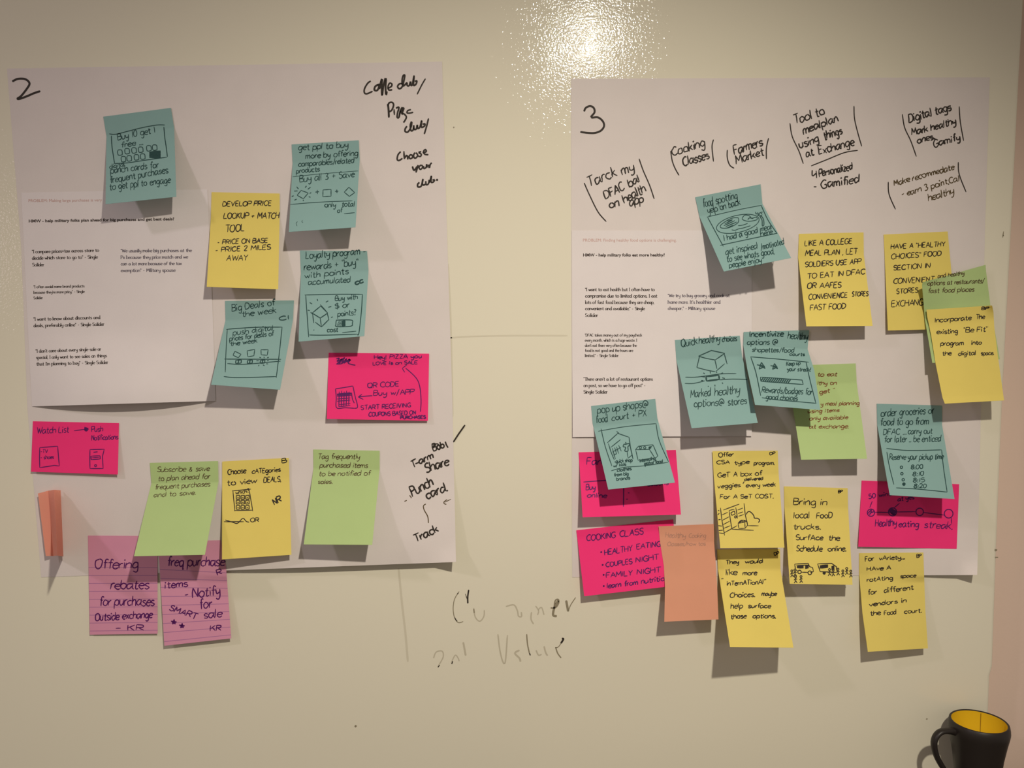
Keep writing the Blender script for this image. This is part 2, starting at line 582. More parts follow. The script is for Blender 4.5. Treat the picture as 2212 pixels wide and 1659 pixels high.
def slab(name, outline, y0, y1, material):
    """A wall slab: an (x, z) outline extruded from y0 to y1."""
    n = len(outline)
    v = [(x, y0, z) for x, z in outline] + [(x, y1, z) for x, z in outline]
    f = [tuple(range(n)), tuple(range(2 * n - 1, n - 1, -1))]
    f += [(i, i + n, (i + 1) % n + n, (i + 1) % n) for i in range(n)]
    o = build(name, v, f, material, origin=(0, 0, 0))
    o['kind'] = 'structure'
    return o


edge = [at(*q) for q in ((2212, 20), (2204, 160), (2187, 500), (2168, 860), (2155, 1180), (2146, 1440), (2140, 1462), (2137, 1545), (2125, 1800))]
edge = [(p.x, p.z) for p in edge]
outl = [(-1.5, 0.0), (-1.5, 2.9), (edge[0][0] + 0.012, 2.9)] + edge + [(edge[-1][0] - 0.01, 0.0)]
wall = slab('wall_back', outl[::-1], 0.0, TH, M_BOARD)
bv = wall.modifiers.new('rounded_edge', 'BEVEL')
bv.width = 0.005
bv.segments = 3
bv.limit_method = 'ANGLE'
slab('wall_right', [(-1.6, 0), (2.2, 0), (2.2, 2.9), (-1.6, 2.9)], TH, TH + 0.1, M_SIDE)


def box(name, lo, hi, material, parent=None, origin=None):
    (a, b, c), (d, e, f) = lo, hi
    v = [(a, b, c), (d, b, c), (d, e, c), (a, e, c), (a, b, f), (d, b, f), (d, e, f), (a, e, f)]
    fs = [(0, 3, 2, 1), (4, 5, 6, 7), (0, 1, 5, 4), (1, 2, 6, 5), (2, 3, 7, 6), (3, 0, 4, 7)]
    return build(name, v, fs, material, parent, origin)


box('floor', (-1.6, -3.4, -0.05), (2.2, TH, 0), M_FLOOR)['kind'] = 'structure'
box('ceiling', (-1.6, -3.4, 2.9), (2.2, TH, 2.95), M_CEIL)['kind'] = 'structure'

# marks on the wall itself
WALLF = Flat(0.0)
k = Ink((840, 1220, 4.608))
k.line([(795, 248), (785, 320), (786, 385)], 3.2)
k.line([(762, 290), (780, 345)], 1.6)
k.line([(1722, 735), (1738, 740), (1712, 782)], 4.0)
k.line([(682, 292), (690, 280)], 2.2).line([(655, 525), (668, 548), (680, 562)], 2.0).line([(505, 1000), (488, 1020)], 2.0)
k.line([(636, 960), (626, 988)], 2.2).line([(1400, 880), (1408, 902)], 2.4)
k.make('erased_writing', WALLF, K_BLACK, wall, 0.0002)
k = Ink((840, 1220, 4.608))
k.line([(700, 265), (655, 340), (640, 430), (652, 520), (690, 575), (740, 565)], 1.8)
k.line([(1690, 350), (1650, 420), (1635, 500), (1672, 512)], 5.0).line([(1610, 430), (1660, 425), (1690, 380), (1685, 345), (1655, 360), (1645, 440)], 3.2)
k.line([(1765, 355), (1775, 410), (1785, 465)], 5.0)
k.line([(1785, 465), (1810, 400), (1860, 325)], 2.0)
k.line([(1372, 690), (1380, 790), (1400, 885)], 2.6)
k.line([(1660, 820), (1680, 880), (1715, 928)], 2.6).line([(1655, 825), (1690, 815), (1735, 745)], 1.8)
k.line([(845, 440), (850, 480)], 2.6)
k.make('erased_writing', WALLF, K_MIDF, wall, 0.00016)
k = Ink((840, 1220, 4.608))
k.line([(845, 430), (860, 520), (905, 562), (945, 515), (950, 450)], 2.6)
k.line([(1165, 415), (1245, 400), (1280, 460), (1290, 510), (1320, 515), (1318, 470)], 3.0)
k.line([(1460, 410), (1490, 455), (1480, 500)], 2.6).line([(1485, 450), (1520, 425), (1545, 500)], 2.6)
k.line([(1420, 470), (1415, 540), (1440, 590)], 3.0)
k.line([(740, 770), (755, 850), (765, 905)], 4.0)
k.line([(445, 930), (470, 870), (530, 860), (540, 920), (490, 1010)], 2.6).line([(620, 980), (660, 900), (690, 930), (700, 960)], 2.4)
k.line([(1085, 690), (1105, 850), (1135, 965), (1160, 960), (1180, 700)], 3.0)
k.line([(1300, 850), (1255, 880), (1300, 930), (1310, 965)], 4.0)
k.line([(1465, 850), (1490, 900), (1520, 890)], 3.0).line([(1545, 810), (1560, 870), (1580, 905)], 3.4)
k.make('erased_writing', WALLF, K_FAINT, wall, 0.00012)
k = Ink()
k.line([(861, 1228), (868, 1300), (876, 1370), (881, 1430)], 4.5).line([(972, 730), (1010, 727), (1100, 725), (1226, 725)], 3.2)
k.line([(968, 570), (974, 700), (978, 900)], 3.5)
k.make('pencil_line', WALLF, K_TRACE, wall, 0.00012)
k = Ink()
for x, y, w in ((768, 1567, 4), (980, 274, 2.5), (2002, 1552, 2.6), (2167, 508, 2.4)):
    k.poly([(x, y), (x + 0.4, y + w * 0.8)], w)
k.poly([(2168, 500), (2166, 513)], 2.0).poly([(2149, 1188), (2154, 1188.5)], 4).poly([(2150, 1204), (2156, 1204)], 2.2)
k.make('scuff_mark', WALLF, K_MIDF, wall, 0.0003)

# ------------------------------------------------------------------ flip chart sheets and printed pages


def smooth01(t):
    t = max(0.0, min(1.0, t))
    return t * t * (3 - 2 * t)


def corner(u, v):
    """The lower right corner of a chart sheet curls out a little."""
    return 0.012 * max(0.0, (u - 0.955) / 0.045 + (v - 0.965) / 0.035 - 1.0)


H_POST, H_PAGE, H_NOTE = 0.0005, 0.0010, 0.0016

left_sheet = Sheet([(0, (15, 148), (955, 133)), (0.35, (46, 535), (966, 510)), (0.67, (59, 880), (977, 855)), (1, (89, 1247), (985, 1214))],
                   lambda u, v: H_POST + 0.0135 * smooth01((v - 0.80) / 0.20) * smooth01((u - 0.2) / 0.5) + corner(u, v))
P_LEFT = left_sheet.mesh('flip_chart_sheet', M_POSTER, 44, 60)
tag(P_LEFT, 'large white flip chart sheet marked 2 on the left half of the wall', 'poster', 'flip chart sheets')
right_sheet = Sheet([(0, (1233.6, 170), (2138, 167)), (0.3, (1234, 495), (2128, 490)), (1, (1236, 1247), (2111, 1242))],
                    lambda u, v: H_POST + 0.010 * smooth01((v - 0.86) / 0.14) * smooth01((u - 0.72) / 0.28) + corner(u, v))
P_RIGHT = right_sheet.mesh('flip_chart_sheet', M_POSTER, 44, 60)
tag(P_RIGHT, 'large white flip chart sheet marked 3 on the right half of the wall', 'poster', 'flip chart sheets')

left_page = Sheet([(0, (46, 416), (448, 409)), (0.5, (57, 648), (458, 640)), (1, (69, 878), (466, 866))],
                  lambda u, v: H_PAGE + 0.019 * smooth01((v - 0.62) / 0.38) * math.sin(math.pi * max(0, min(1, u))) ** 0.9)
PG_LEFT = left_page.mesh('printed_page', M_PAGE, 24, 32)
tag(PG_LEFT, 'white printed page about big purchases on the left chart sheet, bottom edge bowed out', 'page', 'printed pages')
right_page = Sheet([(0, (1235, 498), (1624, 498)), (1, (1237, 944), (1624, 942))],
                   lambda u, v: H_PAGE + 0.0028 * smooth01((v - 0.6) / 0.4))
PG_RIGHT = right_page.mesh('printed_page', M_PAGE, 16, 24)
tag(PG_RIGHT, 'white printed page about healthy food on the left side of the right chart sheet', 'page', 'printed pages')

A1, A2, A3, A4, A5, A6 = (0, 120, 4.366), (420, 280, 5.185), (720, 120, 5.183), (40, 400, 5.027), (40, 640, 5.027), (440, 520, 4.608)
B1, B2, B3, B4 = (680, 740, 6.379), (40, 880, 4.147), (180, 960, 3.606), (640, 920, 4.879)
C1, C2, C3, C4, C5, C6, C7 = (1230, 160, 4.706), (1680, 160, 4.158), (1230, 490, 4.514), (1480, 390, 5.026), (1880, 480, 3.949), (1230, 690, 5.395), (1580, 700, 4.878)
D1, D2, D3, D4, D5, D6 = (1240, 850, 5.925), (1240, 1100, 6.381), (1520, 960, 5.185), (1520, 1170, 5.72), (1830, 860, 4.607), (1830, 1160, 5.529)


def quote(K, lines, surf, parent, material=K_PRINT, cap=34, w=1.4):
    k = Ink(K)
    for s, x0, y0, x1, y1 in lines:
        k.text(s, x0, y0, x1, y1, cap, w, 0, 0, True, 0)
    return k.make('printed_quote', surf, material, parent)


# left page print
sans('PROBLEM: Making large purchases is very', A4, (105, 183), (905, 175), 30, False, left_page, K_ROSE, PG_LEFT)
sans('HMW - help military folks plan ahead for big purchases and get best deals?', A4, (108, 404), (1690, 380), 30, True, left_page, K_PRINT, PG_LEFT)
quote(A4, [('"I compare prices+tax across store to', 148, 738, 872, 722), ('decide which store to go to" - Single', 148, 808, 858, 795), ('Solider', 152, 880, 278, 878)], left_page, PG_LEFT)
quote(A4, [('"We usually make big purchases at the', 1112, 728, 1878, 724), ('Px because they price match and we', 1112, 800, 1838, 794), ('can a lot more because of the tax', 1112, 870, 1770, 866), ('exemption" - Military spouse', 1112, 942, 1702, 938)], left_page, PG_LEFT, K_PRINT2)
quote(A4, [('"I often avoid name brand products', 165, 1118, 715, 1108), ("because they're more pricy.\" - Single", 165, 1178, 715, 1168), ('Solider', 165, 1238, 262, 1236)], left_page, PG_LEFT, K_PRINT, 28, 1.2)
quote(A5, [('"I want to know about discounts and', 165, 265, 885, 245), ('deals, preferably online" - Single Solider', 165, 335, 930, 318)], left_page, PG_LEFT)
quote(A5, [("\"I don't care about every single sale or", 188, 612, 895, 588), ('special, I only want to see sales on things', 192, 682, 958, 660), ("that I'm planning to buy\" - Single Solider", 195, 752, 972, 732)], left_page, PG_LEFT)
# right page print
sans('PROBLEM: Finding healthy food options is challenging.', C3, (130, 143), (1045, 143), 28, False, right_page, K_ROSE, PG_RIGHT)
sans('HMW - help military folks eat more healthy?', C3, (132, 288), (930, 287), 28, True, right_page, K_PRINT, PG_RIGHT)
quote(C3, [('"I want to eat health but I often have to', 155, 626, 830, 626), ('compromise due to limited options. I eat', 155, 688, 855, 688), ('lots of fast food because they are cheap,', 155, 750, 825, 750), ('convenient and available." - Single', 155, 812, 733, 812), ('Solider', 155, 876, 278, 876)], right_page, PG_RIGHT, K_PRINT, 31)
quote(C3, [('"We try to buy grocery and cook at', 962, 685, 1560, 685), ("home more. It's healthier and", 962, 748, 1470, 748), ('cheaper." - Military spouse', 962, 810, 1418, 810)], right_page, PG_RIGHT, K_PRINT2, 31)
quote(C6, [('"DFAC takes money out of my paycheck', 182, 198, 845, 198), ('every month, which is a huge waste. I', 182, 258, 785, 258), ("don't eat there very often because the", 182, 317, 782, 317), ('food is not good and the hours are', 182, 377, 740, 377), ('limited." - Single Solider', 182, 437, 572, 437)], right_page, PG_RIGHT, K_PRINT, 32, 1.15)
quote(C6, [("\"There aren't a lot of restaurant options", 167, 712, 970, 712), ('on post, so we have to go off post" -', 167, 787, 885, 787), ('Single Solider', 167, 862, 443, 862)], right_page, PG_RIGHT, K_PRINT, 37)

# marker writing on the left sheet
k = Ink(A1)
k.line([(115, 245), (160, 222), (215, 218), (255, 232), (278, 265), (255, 310), (200, 380), (165, 405), (185, 408), (250, 385), (320, 355), (380, 335)], 4.6)
k.make('marker_number', left_sheet, K_BLACK, P_LEFT)
k = Ink(A3)
k.line([(420, 285), (385, 310), (350, 370), (348, 415), (375, 428), (440, 400)], 3.6)
k.line([(505, 325), (470, 345), (460, 385), (490, 390), (510, 355), (505, 325), (520, 330)], 4.2)
k.line([(515, 375), (530, 310), (545, 262), (542, 330), (545, 450)], 4.6).line([(548, 445), (560, 350), (580, 262), (590, 270), (585, 350), (590, 440), (600, 400)], 4.2)
k.line([(605, 370), (650, 345), (655, 318), (630, 310), (612, 350), (622, 385), (660, 382)], 3.6)
k.line([(790, 320), (745, 315), (720, 345), (740, 372), (775, 340), (800, 225), (780, 230), (770, 290), (785, 340), (825, 300)], 3.8)
k.line([(825, 300), (828, 335), (850, 335), (865, 290), (868, 330), (885, 325), (905, 222), (898, 330), (925, 320), (935, 285), (912, 290)], 3.8)
k.line([(1032, 258), (990, 330), (938, 435)], 3.0)
k.line([(610, 540), (618, 600), (622, 695)], 4.4).line([(608, 570), (625, 530), (660, 525), (675, 555), (655, 610), (625, 630)], 3.8)
k.line([(680, 600), (684, 665)], 3.8).line([(700, 590), (735, 580), (720, 640), (715, 690), (735, 690), (750, 620), (775, 580), (765, 640), (780, 660)], 3.8)
k.line([(735, 690), (760, 600), (790, 590), (775, 640), (800, 660), (818, 690), (800, 730), (785, 750)], 3.6)
k.line([(870, 605), (835, 615), (825, 640), (850, 645), (895, 635)], 3.4)
k.line([(825, 790), (805, 820), (805, 850), (835, 855), (870, 800), (878, 740), (862, 780), (870, 840), (895, 830), (900, 780), (905, 825), (930, 820), (940, 775), (945, 815), (970, 800), (990, 725), (985, 800), (1020, 790), (1025, 765), (1000, 770)], 3.8)
k.line([(1066, 703), (1045, 790), (1018, 880)], 3.6)
k.line([(755, 1075), (725, 1110), (715, 1160), (735, 1175), (775, 1150)], 3.6).line([(790, 1070), (795, 1160)], 4).line([(797, 1150), (825, 1115), (835, 1165)], 3.6)
k.line([(870, 1105), (848, 1130), (862, 1155), (890, 1135), (872, 1105)], 3.6).line([(915, 1085), (898, 1120), (915, 1150), (945, 1120), (925, 1085)], 3.6)
k.line([(985, 1075), (955, 1085), (985, 1105), (975, 1130), (950, 1125)], 3.4).line([(1000, 1090), (1040, 1075), (1030, 1052), (1010, 1075), (1025, 1105), (1065, 1110)], 3.6)
k.line([(885, 1240), (905, 1285), (940, 1240)], 4).line([(950, 1225), (940, 1260), (925, 1310)], 3.8)
k.line([(985, 1225), (960, 1250), (975, 1275), (1000, 1250), (985, 1225)], 3.4).line([(1010, 1235), (1015, 1265), (1040, 1250), (1045, 1215), (1050, 1255)], 3.6).line([(1065, 1220), (1075, 1258), (1085, 1220), (1102, 1200)], 3.6)
k.line([(965, 1420), (945, 1440), (948, 1470), (985, 1460), (1005, 1380), (995, 1430), (1010, 1450), (1030, 1440)], 3.8)
k.line([(1035, 1405), (1040, 1445), (1065, 1435), (1075, 1390), (1080, 1420), (1098, 1345), (1095, 1415), (1120, 1415), (1135, 1390), (1110, 1395)], 3.6)
k.circle(1162, 1392, 5, 3)
k.make('marker_writing', left_sheet, K_BLACK, P_LEFT)
k = Ink(B4)
k.text('Bob', 1445, 265, 1560, 228, 72, 3.2, 0.1)
k.line([(1445, 225), (1455, 195), (1490, 190), (1500, 205)], 2.6).line([(1570, 165), (1582, 200), (1600, 230)], 3.2)
k.line([(1205, 375), (1260, 345)], 3.4).line([(1225, 365), (1235, 400), (1250, 435)], 2.4).line([(1255, 400), (1290, 385)], 3)
k.text('arm', 1300, 400, 1448, 338, 72, 3.2, 0.1).text('Share', 1372, 495, 1610, 412, 98, 3.4, 0.1)
k.text('Punch', 1228, 745, 1450, 622, 105, 3.4, 0.1).text('card.', 1378, 772, 1595, 682, 92, 3.4, 0.1).text('Track', 1258, 1228, 1500, 1112, 84, 3.4, 0.1)
k.make('marker_writing', left_sheet, K_BLACK, P_LEFT)
k = Ink(B4)
k.line([(1140, 795), (1165, 785)], 2).line([(1190, 735), (1205, 742), (1212, 762)], 2.2).line([(1630, 772), (1565, 805)], 1.8).line([(1590, 776), (1558, 800), (1560, 820), (1582, 826)], 2)
k.line([(1365, 822), (1340, 845), (1350, 890), (1385, 955), (1392, 1025)], 2.2)
k.make('marker_arrows', left_sheet, K_BROWN, P_LEFT)
k = Ink(B1)
k.line([(2070, 1135), (1985, 1255), (1910, 1370)], 3.4)
k.make('marker_slash', Flat(0.0006), K_BLACK, P_LEFT, 0.0004)

# marker writing on the right sheet
k = Ink(C1)
k.line([(150, 380), (165, 345), (210, 325), (248, 345), (255, 390), (220, 440), (290, 440), (340, 480), (352, 530), (320, 575), (260, 598), (190, 598), (110, 588)], 4.4)
k.make('marker_number', right_sheet, K_BLACK, P_RIGHT)
k = Ink(C1)
for pts in ([(150, 1105), (200, 1220), (290, 1400), (375, 1500)], [(708, 860), (750, 980), (815, 1130), (862, 1270)], [(1030, 780), (1045, 880), (1075, 960), (1115, 1030)],
            [(1465, 665), (1450, 740), (1465, 890)], [(1605, 770), (1605, 850), (1630, 925), (1675, 958)], [(2025, 650), (2003, 750), (2003, 865)]):
    k.line(pts, 2.6)
k.K = C2
for pts in ([(110, 440), (130, 560), (190, 690), (230, 805)], [(685, 285), (690, 400), (720, 530), (755, 650)], [(300, 825), (450, 765), (600, 705), (720, 685)],
            [(1120, 360), (1140, 480), (1195, 600), (1245, 740)], [(1630, 290), (1640, 430), (1670, 600)], [(993, 968), (1000, 1080), (1058, 1215)], [(1622, 790), (1630, 900), (1692, 1060)]):
    k.line(pts, 2.4)
k.make('marker_bracket', right_sheet, K_BLACK, P_RIGHT)
for K, lines in ((C1, [('Tarck', 195, 1150, 480, 1035, 105), ('my', 535, 1030, 665, 985, 95), ('DFAC', 372, 1275, 560, 1175, 88), ('bal', 610, 1148, 715, 1092, 84), ('on', 410, 1370, 508, 1340, 84), ('health', 562, 1312, 780, 1195, 88), ('app', 615, 1345, 755, 1305, 88)]),
                 (C1, [('Cooking', 1050, 832, 1378, 735, 90), ('Classes', 1160, 935, 1420, 860, 88)]), (C1, [('Farmers', 1682, 820, 1965, 722, 88), ('Market', 1697, 915, 1975, 825, 84)]),
                 (C2, [('Tool to', 152, 452, 420, 362, 84), ('mealplan', 232, 540, 545, 422, 72), ('using', 200, 668, 372, 605, 70), ('things', 420, 592, 580, 535, 72), ('at', 260, 752, 325, 728, 70), ('Exchange', 368, 725, 685, 640, 76)]),
                 (C2, [('Personalized', 375, 922, 670, 858, 66), ('- Gamified', 320, 1045, 730, 972, 78)]), (C2, [('Digital tags', 1180, 435, 1560, 325, 74), ('Mark healthy', 1205, 552, 1600, 450, 62), ('ones.', 1257, 625, 1410, 582, 58), ('Gamify', 1402, 660, 1640, 590, 62)])):
    k = Ink(K)
    for s, x0, y0, x1, y1, cap in lines:
        k.text(s, x0, y0, x1, y1, cap, 2.9, 0.16, 0.5, False, 0.5)
    if lines[0][0] == 'Personalized':
        k.line([(310, 862), (312, 915), (345, 890)], 2.8).line([(345, 868), (350, 935)], 2.8)
    k.make('marker_writing', right_sheet, K_BLACK, P_RIGHT)
k = Ink(C2)
for s, x0, y0, x1, y1, cap in (('Make recommedate', 1045, 1005, 1585, 855, 52), ('- earn 3 point.Cal', 1115, 1105, 1630, 958, 54), ('healthy', 1355, 1140, 1585, 1075, 64)):
    k.text(s, x0, y0, x1, y1, cap, 2.3, 0.16, 0.5, False, 0.5)
k.make('marker_writing', right_sheet, K_BROWN, P_RIGHT)

# ------------------------------------------------------------------ sticky notes


def note(corners, hl, hr, material, label, group, base=H_NOTE, vk=0.2, mid=None, power=1.15, extra=None, name='sticky_note', lift=None, cat='sticky note'):
    """corners: TL, TR, BL, BR pixels; hl / hr: how far the lower corners stand off (metres)."""
    tl, tr, bl, br = corners
    rows = [(0, tl, tr), (1, bl, br)]
    if mid:
        rows.insert(1, (vk, mid[0], mid[1]))
    for r in extra or ():
        rows.append(r)
    rows.sort(key=lambda r: r[0])

    def lf(u, v):
        t = max(0.0, (v - vk) / (1 - vk))
        return base + lerp(hl, hr, u) * t ** power
    s = Sheet(rows, lift or lf)
    o = s.mesh(name, material)
    tag(o, label, cat, group)
    return o, s


def write(o, s, material, K, lines, w=2.0, slant=0.12, name='handwriting', jit=0.36):
    k = Ink(K)
    for ln in lines:
        ww = (ln[6] if len(ln) > 6 else w) * 0.86
        k.text(*ln[:6], ww, slant, jit)
    return k.make(name, s, material, o)


G_B, G_Y, G_P, G_G = 'blue sticky notes', 'yellow sticky notes', 'hot pink sticky notes', 'green sticky notes'
LS = 1.06    # overall lift of the note bottoms

# 1 punch card note
o, s = note([(223, 252), (369, 233), (228, 441), (381, 425)], .038 * LS, .034 * LS, M_BLUE, 'blue sticky note with a punch card sketch, topmost and leftmost of the blue ones', G_B, vk=.24, mid=((230, 294), (376, 276)))
write(o, s, K_TEAL, A1, [('Buy 10 get 1', 1110, 800, 1462, 728, 62), ('free ...', 1145, 868, 1350, 838, 52), ('digital', 1035, 1068, 1175, 1045, 45, 1.7), ('punch cards for', 1045, 1112, 1495, 1058, 64), ('frequent purchases', 1040, 1205, 1585, 1105, 64), ('to get ppl to engage', 1035, 1270, 1605, 1200, 64)], 2.1)
k = Ink(A1)
k.line([(1030, 738), (1090, 742), (1200, 715), (1340, 680), (1480, 655), (1555, 655)], 1.8).line([(1545, 672), (1555, 780), (1570, 880), (1578, 955)], 2).line([(1050, 755), (1055, 850), (1068, 940), (1080, 1015)], 2).line([(1075, 1018), (1200, 1012), (1380, 985), (1575, 958)], 1.8)
for x, y in ((1132, 915), (1200, 902), (1265, 895), (1328, 888), (1405, 875), (1460, 868), (1165, 977), (1220, 970), (1288, 960), (1347, 953)):
    q = 21
    k.line([(x - q, y - q), (x + q * .7, y - q * 1.1), (x + q, y + q * .4), (x + q * .8, y + q), (x - q * .8, y + q * 1.1), (x - q, y - q)], 1.8)
k.blob(1408, 902, 1515, 962, 4.5)
k.make('sketch', s, K_TEAL, o)

# 2 price lookup note
o, s = note([(457, 415), (604, 418), (446.5, 619.5), (601, 625)], .026 * LS, .019 * LS, M_YELL, 'yellow sticky note reading develop price lookup and match tool', G_Y, mid=((455.5, 470), (604, 470)))
write(o, s, K_BLACK, A2, [('DEVELOP PRICE', 315, 860, 860, 850, 54), ('LOOKUP + MATCH', 328, 995, 945, 995, 66), ('TOOL', 345, 1150, 555, 1135, 78), ('- PRICE ON BASE', 255, 1285, 820, 1265, 52), ('- PRICE 2 MILES', 232, 1375, 850, 1340, 56), ('AWAY', 358, 1470, 590, 1465, 60)], 2.4, 0.15)

# 3 buy all three note
o, s = note([(630, 312), (775, 303), (624, 501), (768, 491)], .038 * LS, .042 * LS, M_BLUE, 'blue sticky note with a row of diamond and square shapes, above the loyalty note', G_B, mid=((632, 352), (777, 345)))
write(o, s, K_TEAL, A2, [('get ppl to buy', 1165, 232, 1720, 200, 70), ('more by offering', 1245, 325, 1830, 290, 66), ('comparables/related', 1165, 415, 1785, 372, 62), ('products', 1140, 490, 1400, 465, 56), ('Buy all 3 + Save', 1178, 590, 1790, 530, 76), ('only', 1458, 872, 1580, 865, 58), ('total', 1650, 862, 1790, 862, 60), ('of', 1602, 930, 1655, 925, 52)], 2.1)
k = Ink(A2)
k.poly([(1195, 680), (1275, 710), (1220, 775), (1150, 735), (1195, 680)], 2).poly([(1440, 675), (1530, 668), (1530, 745), (1438, 752), (1440, 675)], 2).poly([(1730, 645), (1795, 705), (1735, 748), (1678, 700), (1730, 645)], 2)
for a, b in (((1145, 640), (1165, 665)), ((1240, 650), (1255, 630)), ((1270, 668), (1300, 645)), ((1290, 715), (1308, 705)), ((1280, 752), (1300, 757)), ((1217, 785), (1222, 800)), ((1120, 790), (1145, 778)), ((1090, 750), (1110, 740)), ((1117, 688), (1155, 686)), ((1355, 700), (1395, 695)), ((1375, 675), (1378, 722)), ((1575, 692), (1612, 688)), ((1594, 672), (1597, 710))):
    k.poly([a, b], 1.9)
k.line([(1100, 528), (1400, 497), (1835, 462)], 1.2).line([(1072, 838), (1400, 812), (1770, 797)], 1.5).line([(1675, 942), (1795, 930)], 1.8).line([(1155, 1030), (1138, 1050), (1150, 1080)], 1).line([(1210, 1015), (1203, 1030), (1215, 1042)], 1)
k.make('sketch', s, K_TEAL, o)

# 4 loyalty note
o, s = note([(648, 541), (793, 542), (645, 738), (787, 726)], .037 * LS, .043 * LS, M_BLUE, 'blue sticky note about a loyalty program with a box sketch', G_B, mid=((650, 590), (796, 585)))
write(o, s, K_TEAL, A6, [('Loyalty program -', 1015, 180, 1610, 132, 72), ('rewards + "buy"', 1000, 295, 1535, 245, 70), ('with points', 1005, 375, 1440, 330, 60), ('accumulated', 1040, 440, 1460, 412, 58), ('cc', 1512, 440, 1590, 415, 50, 3.4), ('Buy with', 1310, 600, 1532, 580, 52), ('$ or', 1310, 682, 1450, 660, 56), ('points?', 1335, 755, 1515, 738, 54), ('cost', 1228, 910, 1335, 905, 46)], 2.2)
k = Ink(A6)
k.line([(1005, 540), (1300, 533), (1580, 533)], 1.9).line([(1580, 533), (1570, 700), (1545, 920), (1530, 932)], 2).line([(1015, 540), (1030, 750), (1045, 960)], 1.9).line([(1050, 938), (1200, 940), (1530, 930)], 1.9)
k.poly([(1080, 720), (1165, 650), (1235, 720), (1160, 770), (1080, 720)], 2.2).poly([(1085, 730), (1095, 820)], 2).poly([(1160, 770), (1172, 855)], 2).poly([(1110, 810), (1172, 858), (1245, 785)], 2.2).poly([(1225, 705), (1248, 790)], 2).poly([(1160, 635), (1235, 720)], 2).poly([(1065, 712), (1090, 735)], 2)
for a, b in (((1055, 615), (1080, 630)), ((1130, 580), (1135, 600)), ((1215, 612), (1240, 598)), ((1240, 662), (1270, 655)), ((1035, 690), (1055, 695)), ((1268, 765), (1285, 757)), ((1095, 888), (1098, 890)), ((1380, 915), (1518, 900))):
    k.poly([a, b], 1.8)
k.line([(1320, 797), (1335, 790), (1470, 790), (1480, 820), (1465, 850), (1325, 855), (1316, 830), (1320, 797)], 2)
for x in range(1325, 1375, 12):
    k.poly([(x, 852), (x + 25, 795)], 1.4)
k.blob(1376, 796, 1410, 848, 4.0)
k.make('sketch', s, K_TEAL, o)

# 5 big deals note
o, s = note([(486, 650), (635, 649), (456, 831), (605, 842)], .048 * LS, .042 * LS, M_BLUE, 'blue sticky note about big deals of the week with three shapes on a shelf', G_B, mid=((487, 692), (633, 690)))
write(o, s, K_TEAL, A6, [('Big Deals of', 280, 704, 705, 642, 68), ('the week', 382, 760, 720, 716, 60), ('CI', 755, 795, 850, 782, 42, 2.8), ('push digital', 292, 942, 690, 892, 56), ('prices for deals of', 258, 1000, 695, 944, 48), ('the week', 266, 1050, 532, 1012, 46)], 2.1)
k = Ink(A6)
k.line([(225, 882), (500, 862), (780, 860)], 1.9).line([(780, 858), (755, 1100), (722, 1365)], 1.9).line([(235, 880), (222, 1100), (215, 1310)], 1.7).line([(200, 1352), (350, 1362), (720, 1352)], 1.9)
k.poly([(310, 1100), (372, 1130), (345, 1165), (292, 1140), (310, 1100)], 2).poly([(432, 1095), (508, 1082), (500, 1145), (440, 1155), (432, 1095)], 2).poly([(570, 1085), (642, 1085), (632, 1140), (572, 1135), (570, 1085)], 2)
k.line([(205, 1178), (770, 1180)], 1.9).line([(235, 1222), (400, 1230), (765, 1198)], 1.9)
for x0, x1 in ((320, 376), (437, 486), (565, 610)):
    k.poly([(x0, 1190), (x1, 1187), (x1 - 4, 1218), (x0 - 2, 1221), (x0, 1190)], 2.2).poly([((x0 + x1) / 2, 1192), ((x0 + x1) / 2 - 6, 1220)], 2.6)
for a, b in (((525, 1195), (548, 1195)), ((630, 1195), (648, 1193)), ((555, 1160), (570, 1165)), ((600, 1155), (602, 1168)), ((632, 1165), (648, 1160)), ((545, 1248), (552, 1235)), ((590, 1235), (605, 1245)), ((622, 1225), (640, 1226))):
    k.poly([a, b], 1.8)
k.make('sketch', s, K_TEAL, o)

# 6 coupon note
o, s = note([(710, 762), (927, 764), (706, 905), (924.5, 909)], .010, .005, M_PINK, 'hot pink sticky note about coupons and an app, with a hatched square', G_P, vk=.15)
write(o, s, K_PURP, B1, [('Hey! PIZZA you', 818, 230, 1472, 212, 56), ('LOVE is on SALE', 798, 310, 1415, 295, 46), ('QR CODE', 728, 628, 1160, 602, 70), ('Buy w/APP', 808, 730, 1365, 712, 74), ('START RECEIVING', 635, 930, 1320, 890, 62), ('COUPONS BASED ON', 745, 1020, 1390, 990, 58), ('PURCHASES', 1182, 1055, 1525, 1046, 42, 2.9)], 2.3, 0.08)
k = Ink(B1)
k.line([(1455, 955), (1465, 800), (1445, 600), (1390, 480), (1250, 350)], 2).poly([(1270, 305), (1205, 355), (1240, 410)], 2).line([(795, 732), (700, 738), (600, 748)], 2.2).poly([(650, 712), (598, 750), (668, 783)], 2.2)
k.line([(285, 637), (400, 620), (525, 598)], 2).line([(525, 598), (555, 740), (590, 885), (545, 905)], 2).line([(545, 905), (420, 898), (300, 898), (296, 760), (285, 637)], 2)
for i, x in enumerate(range(333, 500, 34)):
    k.poly([(x + 4, 675 - (i % 2) * 12), (x - 2, 885 - i * 6)], 2.1)
for y, w in ((705, 4), (718, 3), (735, 2), (770, 2), (800, 2), (848, 2), (875, 2)):
    k.poly([(306 + (y > 800) * 25, y + 8), (510 - (y > 760) * 20, y - 8)], w)
k.line([(505, 690), (520, 780), (545, 835)], 2)
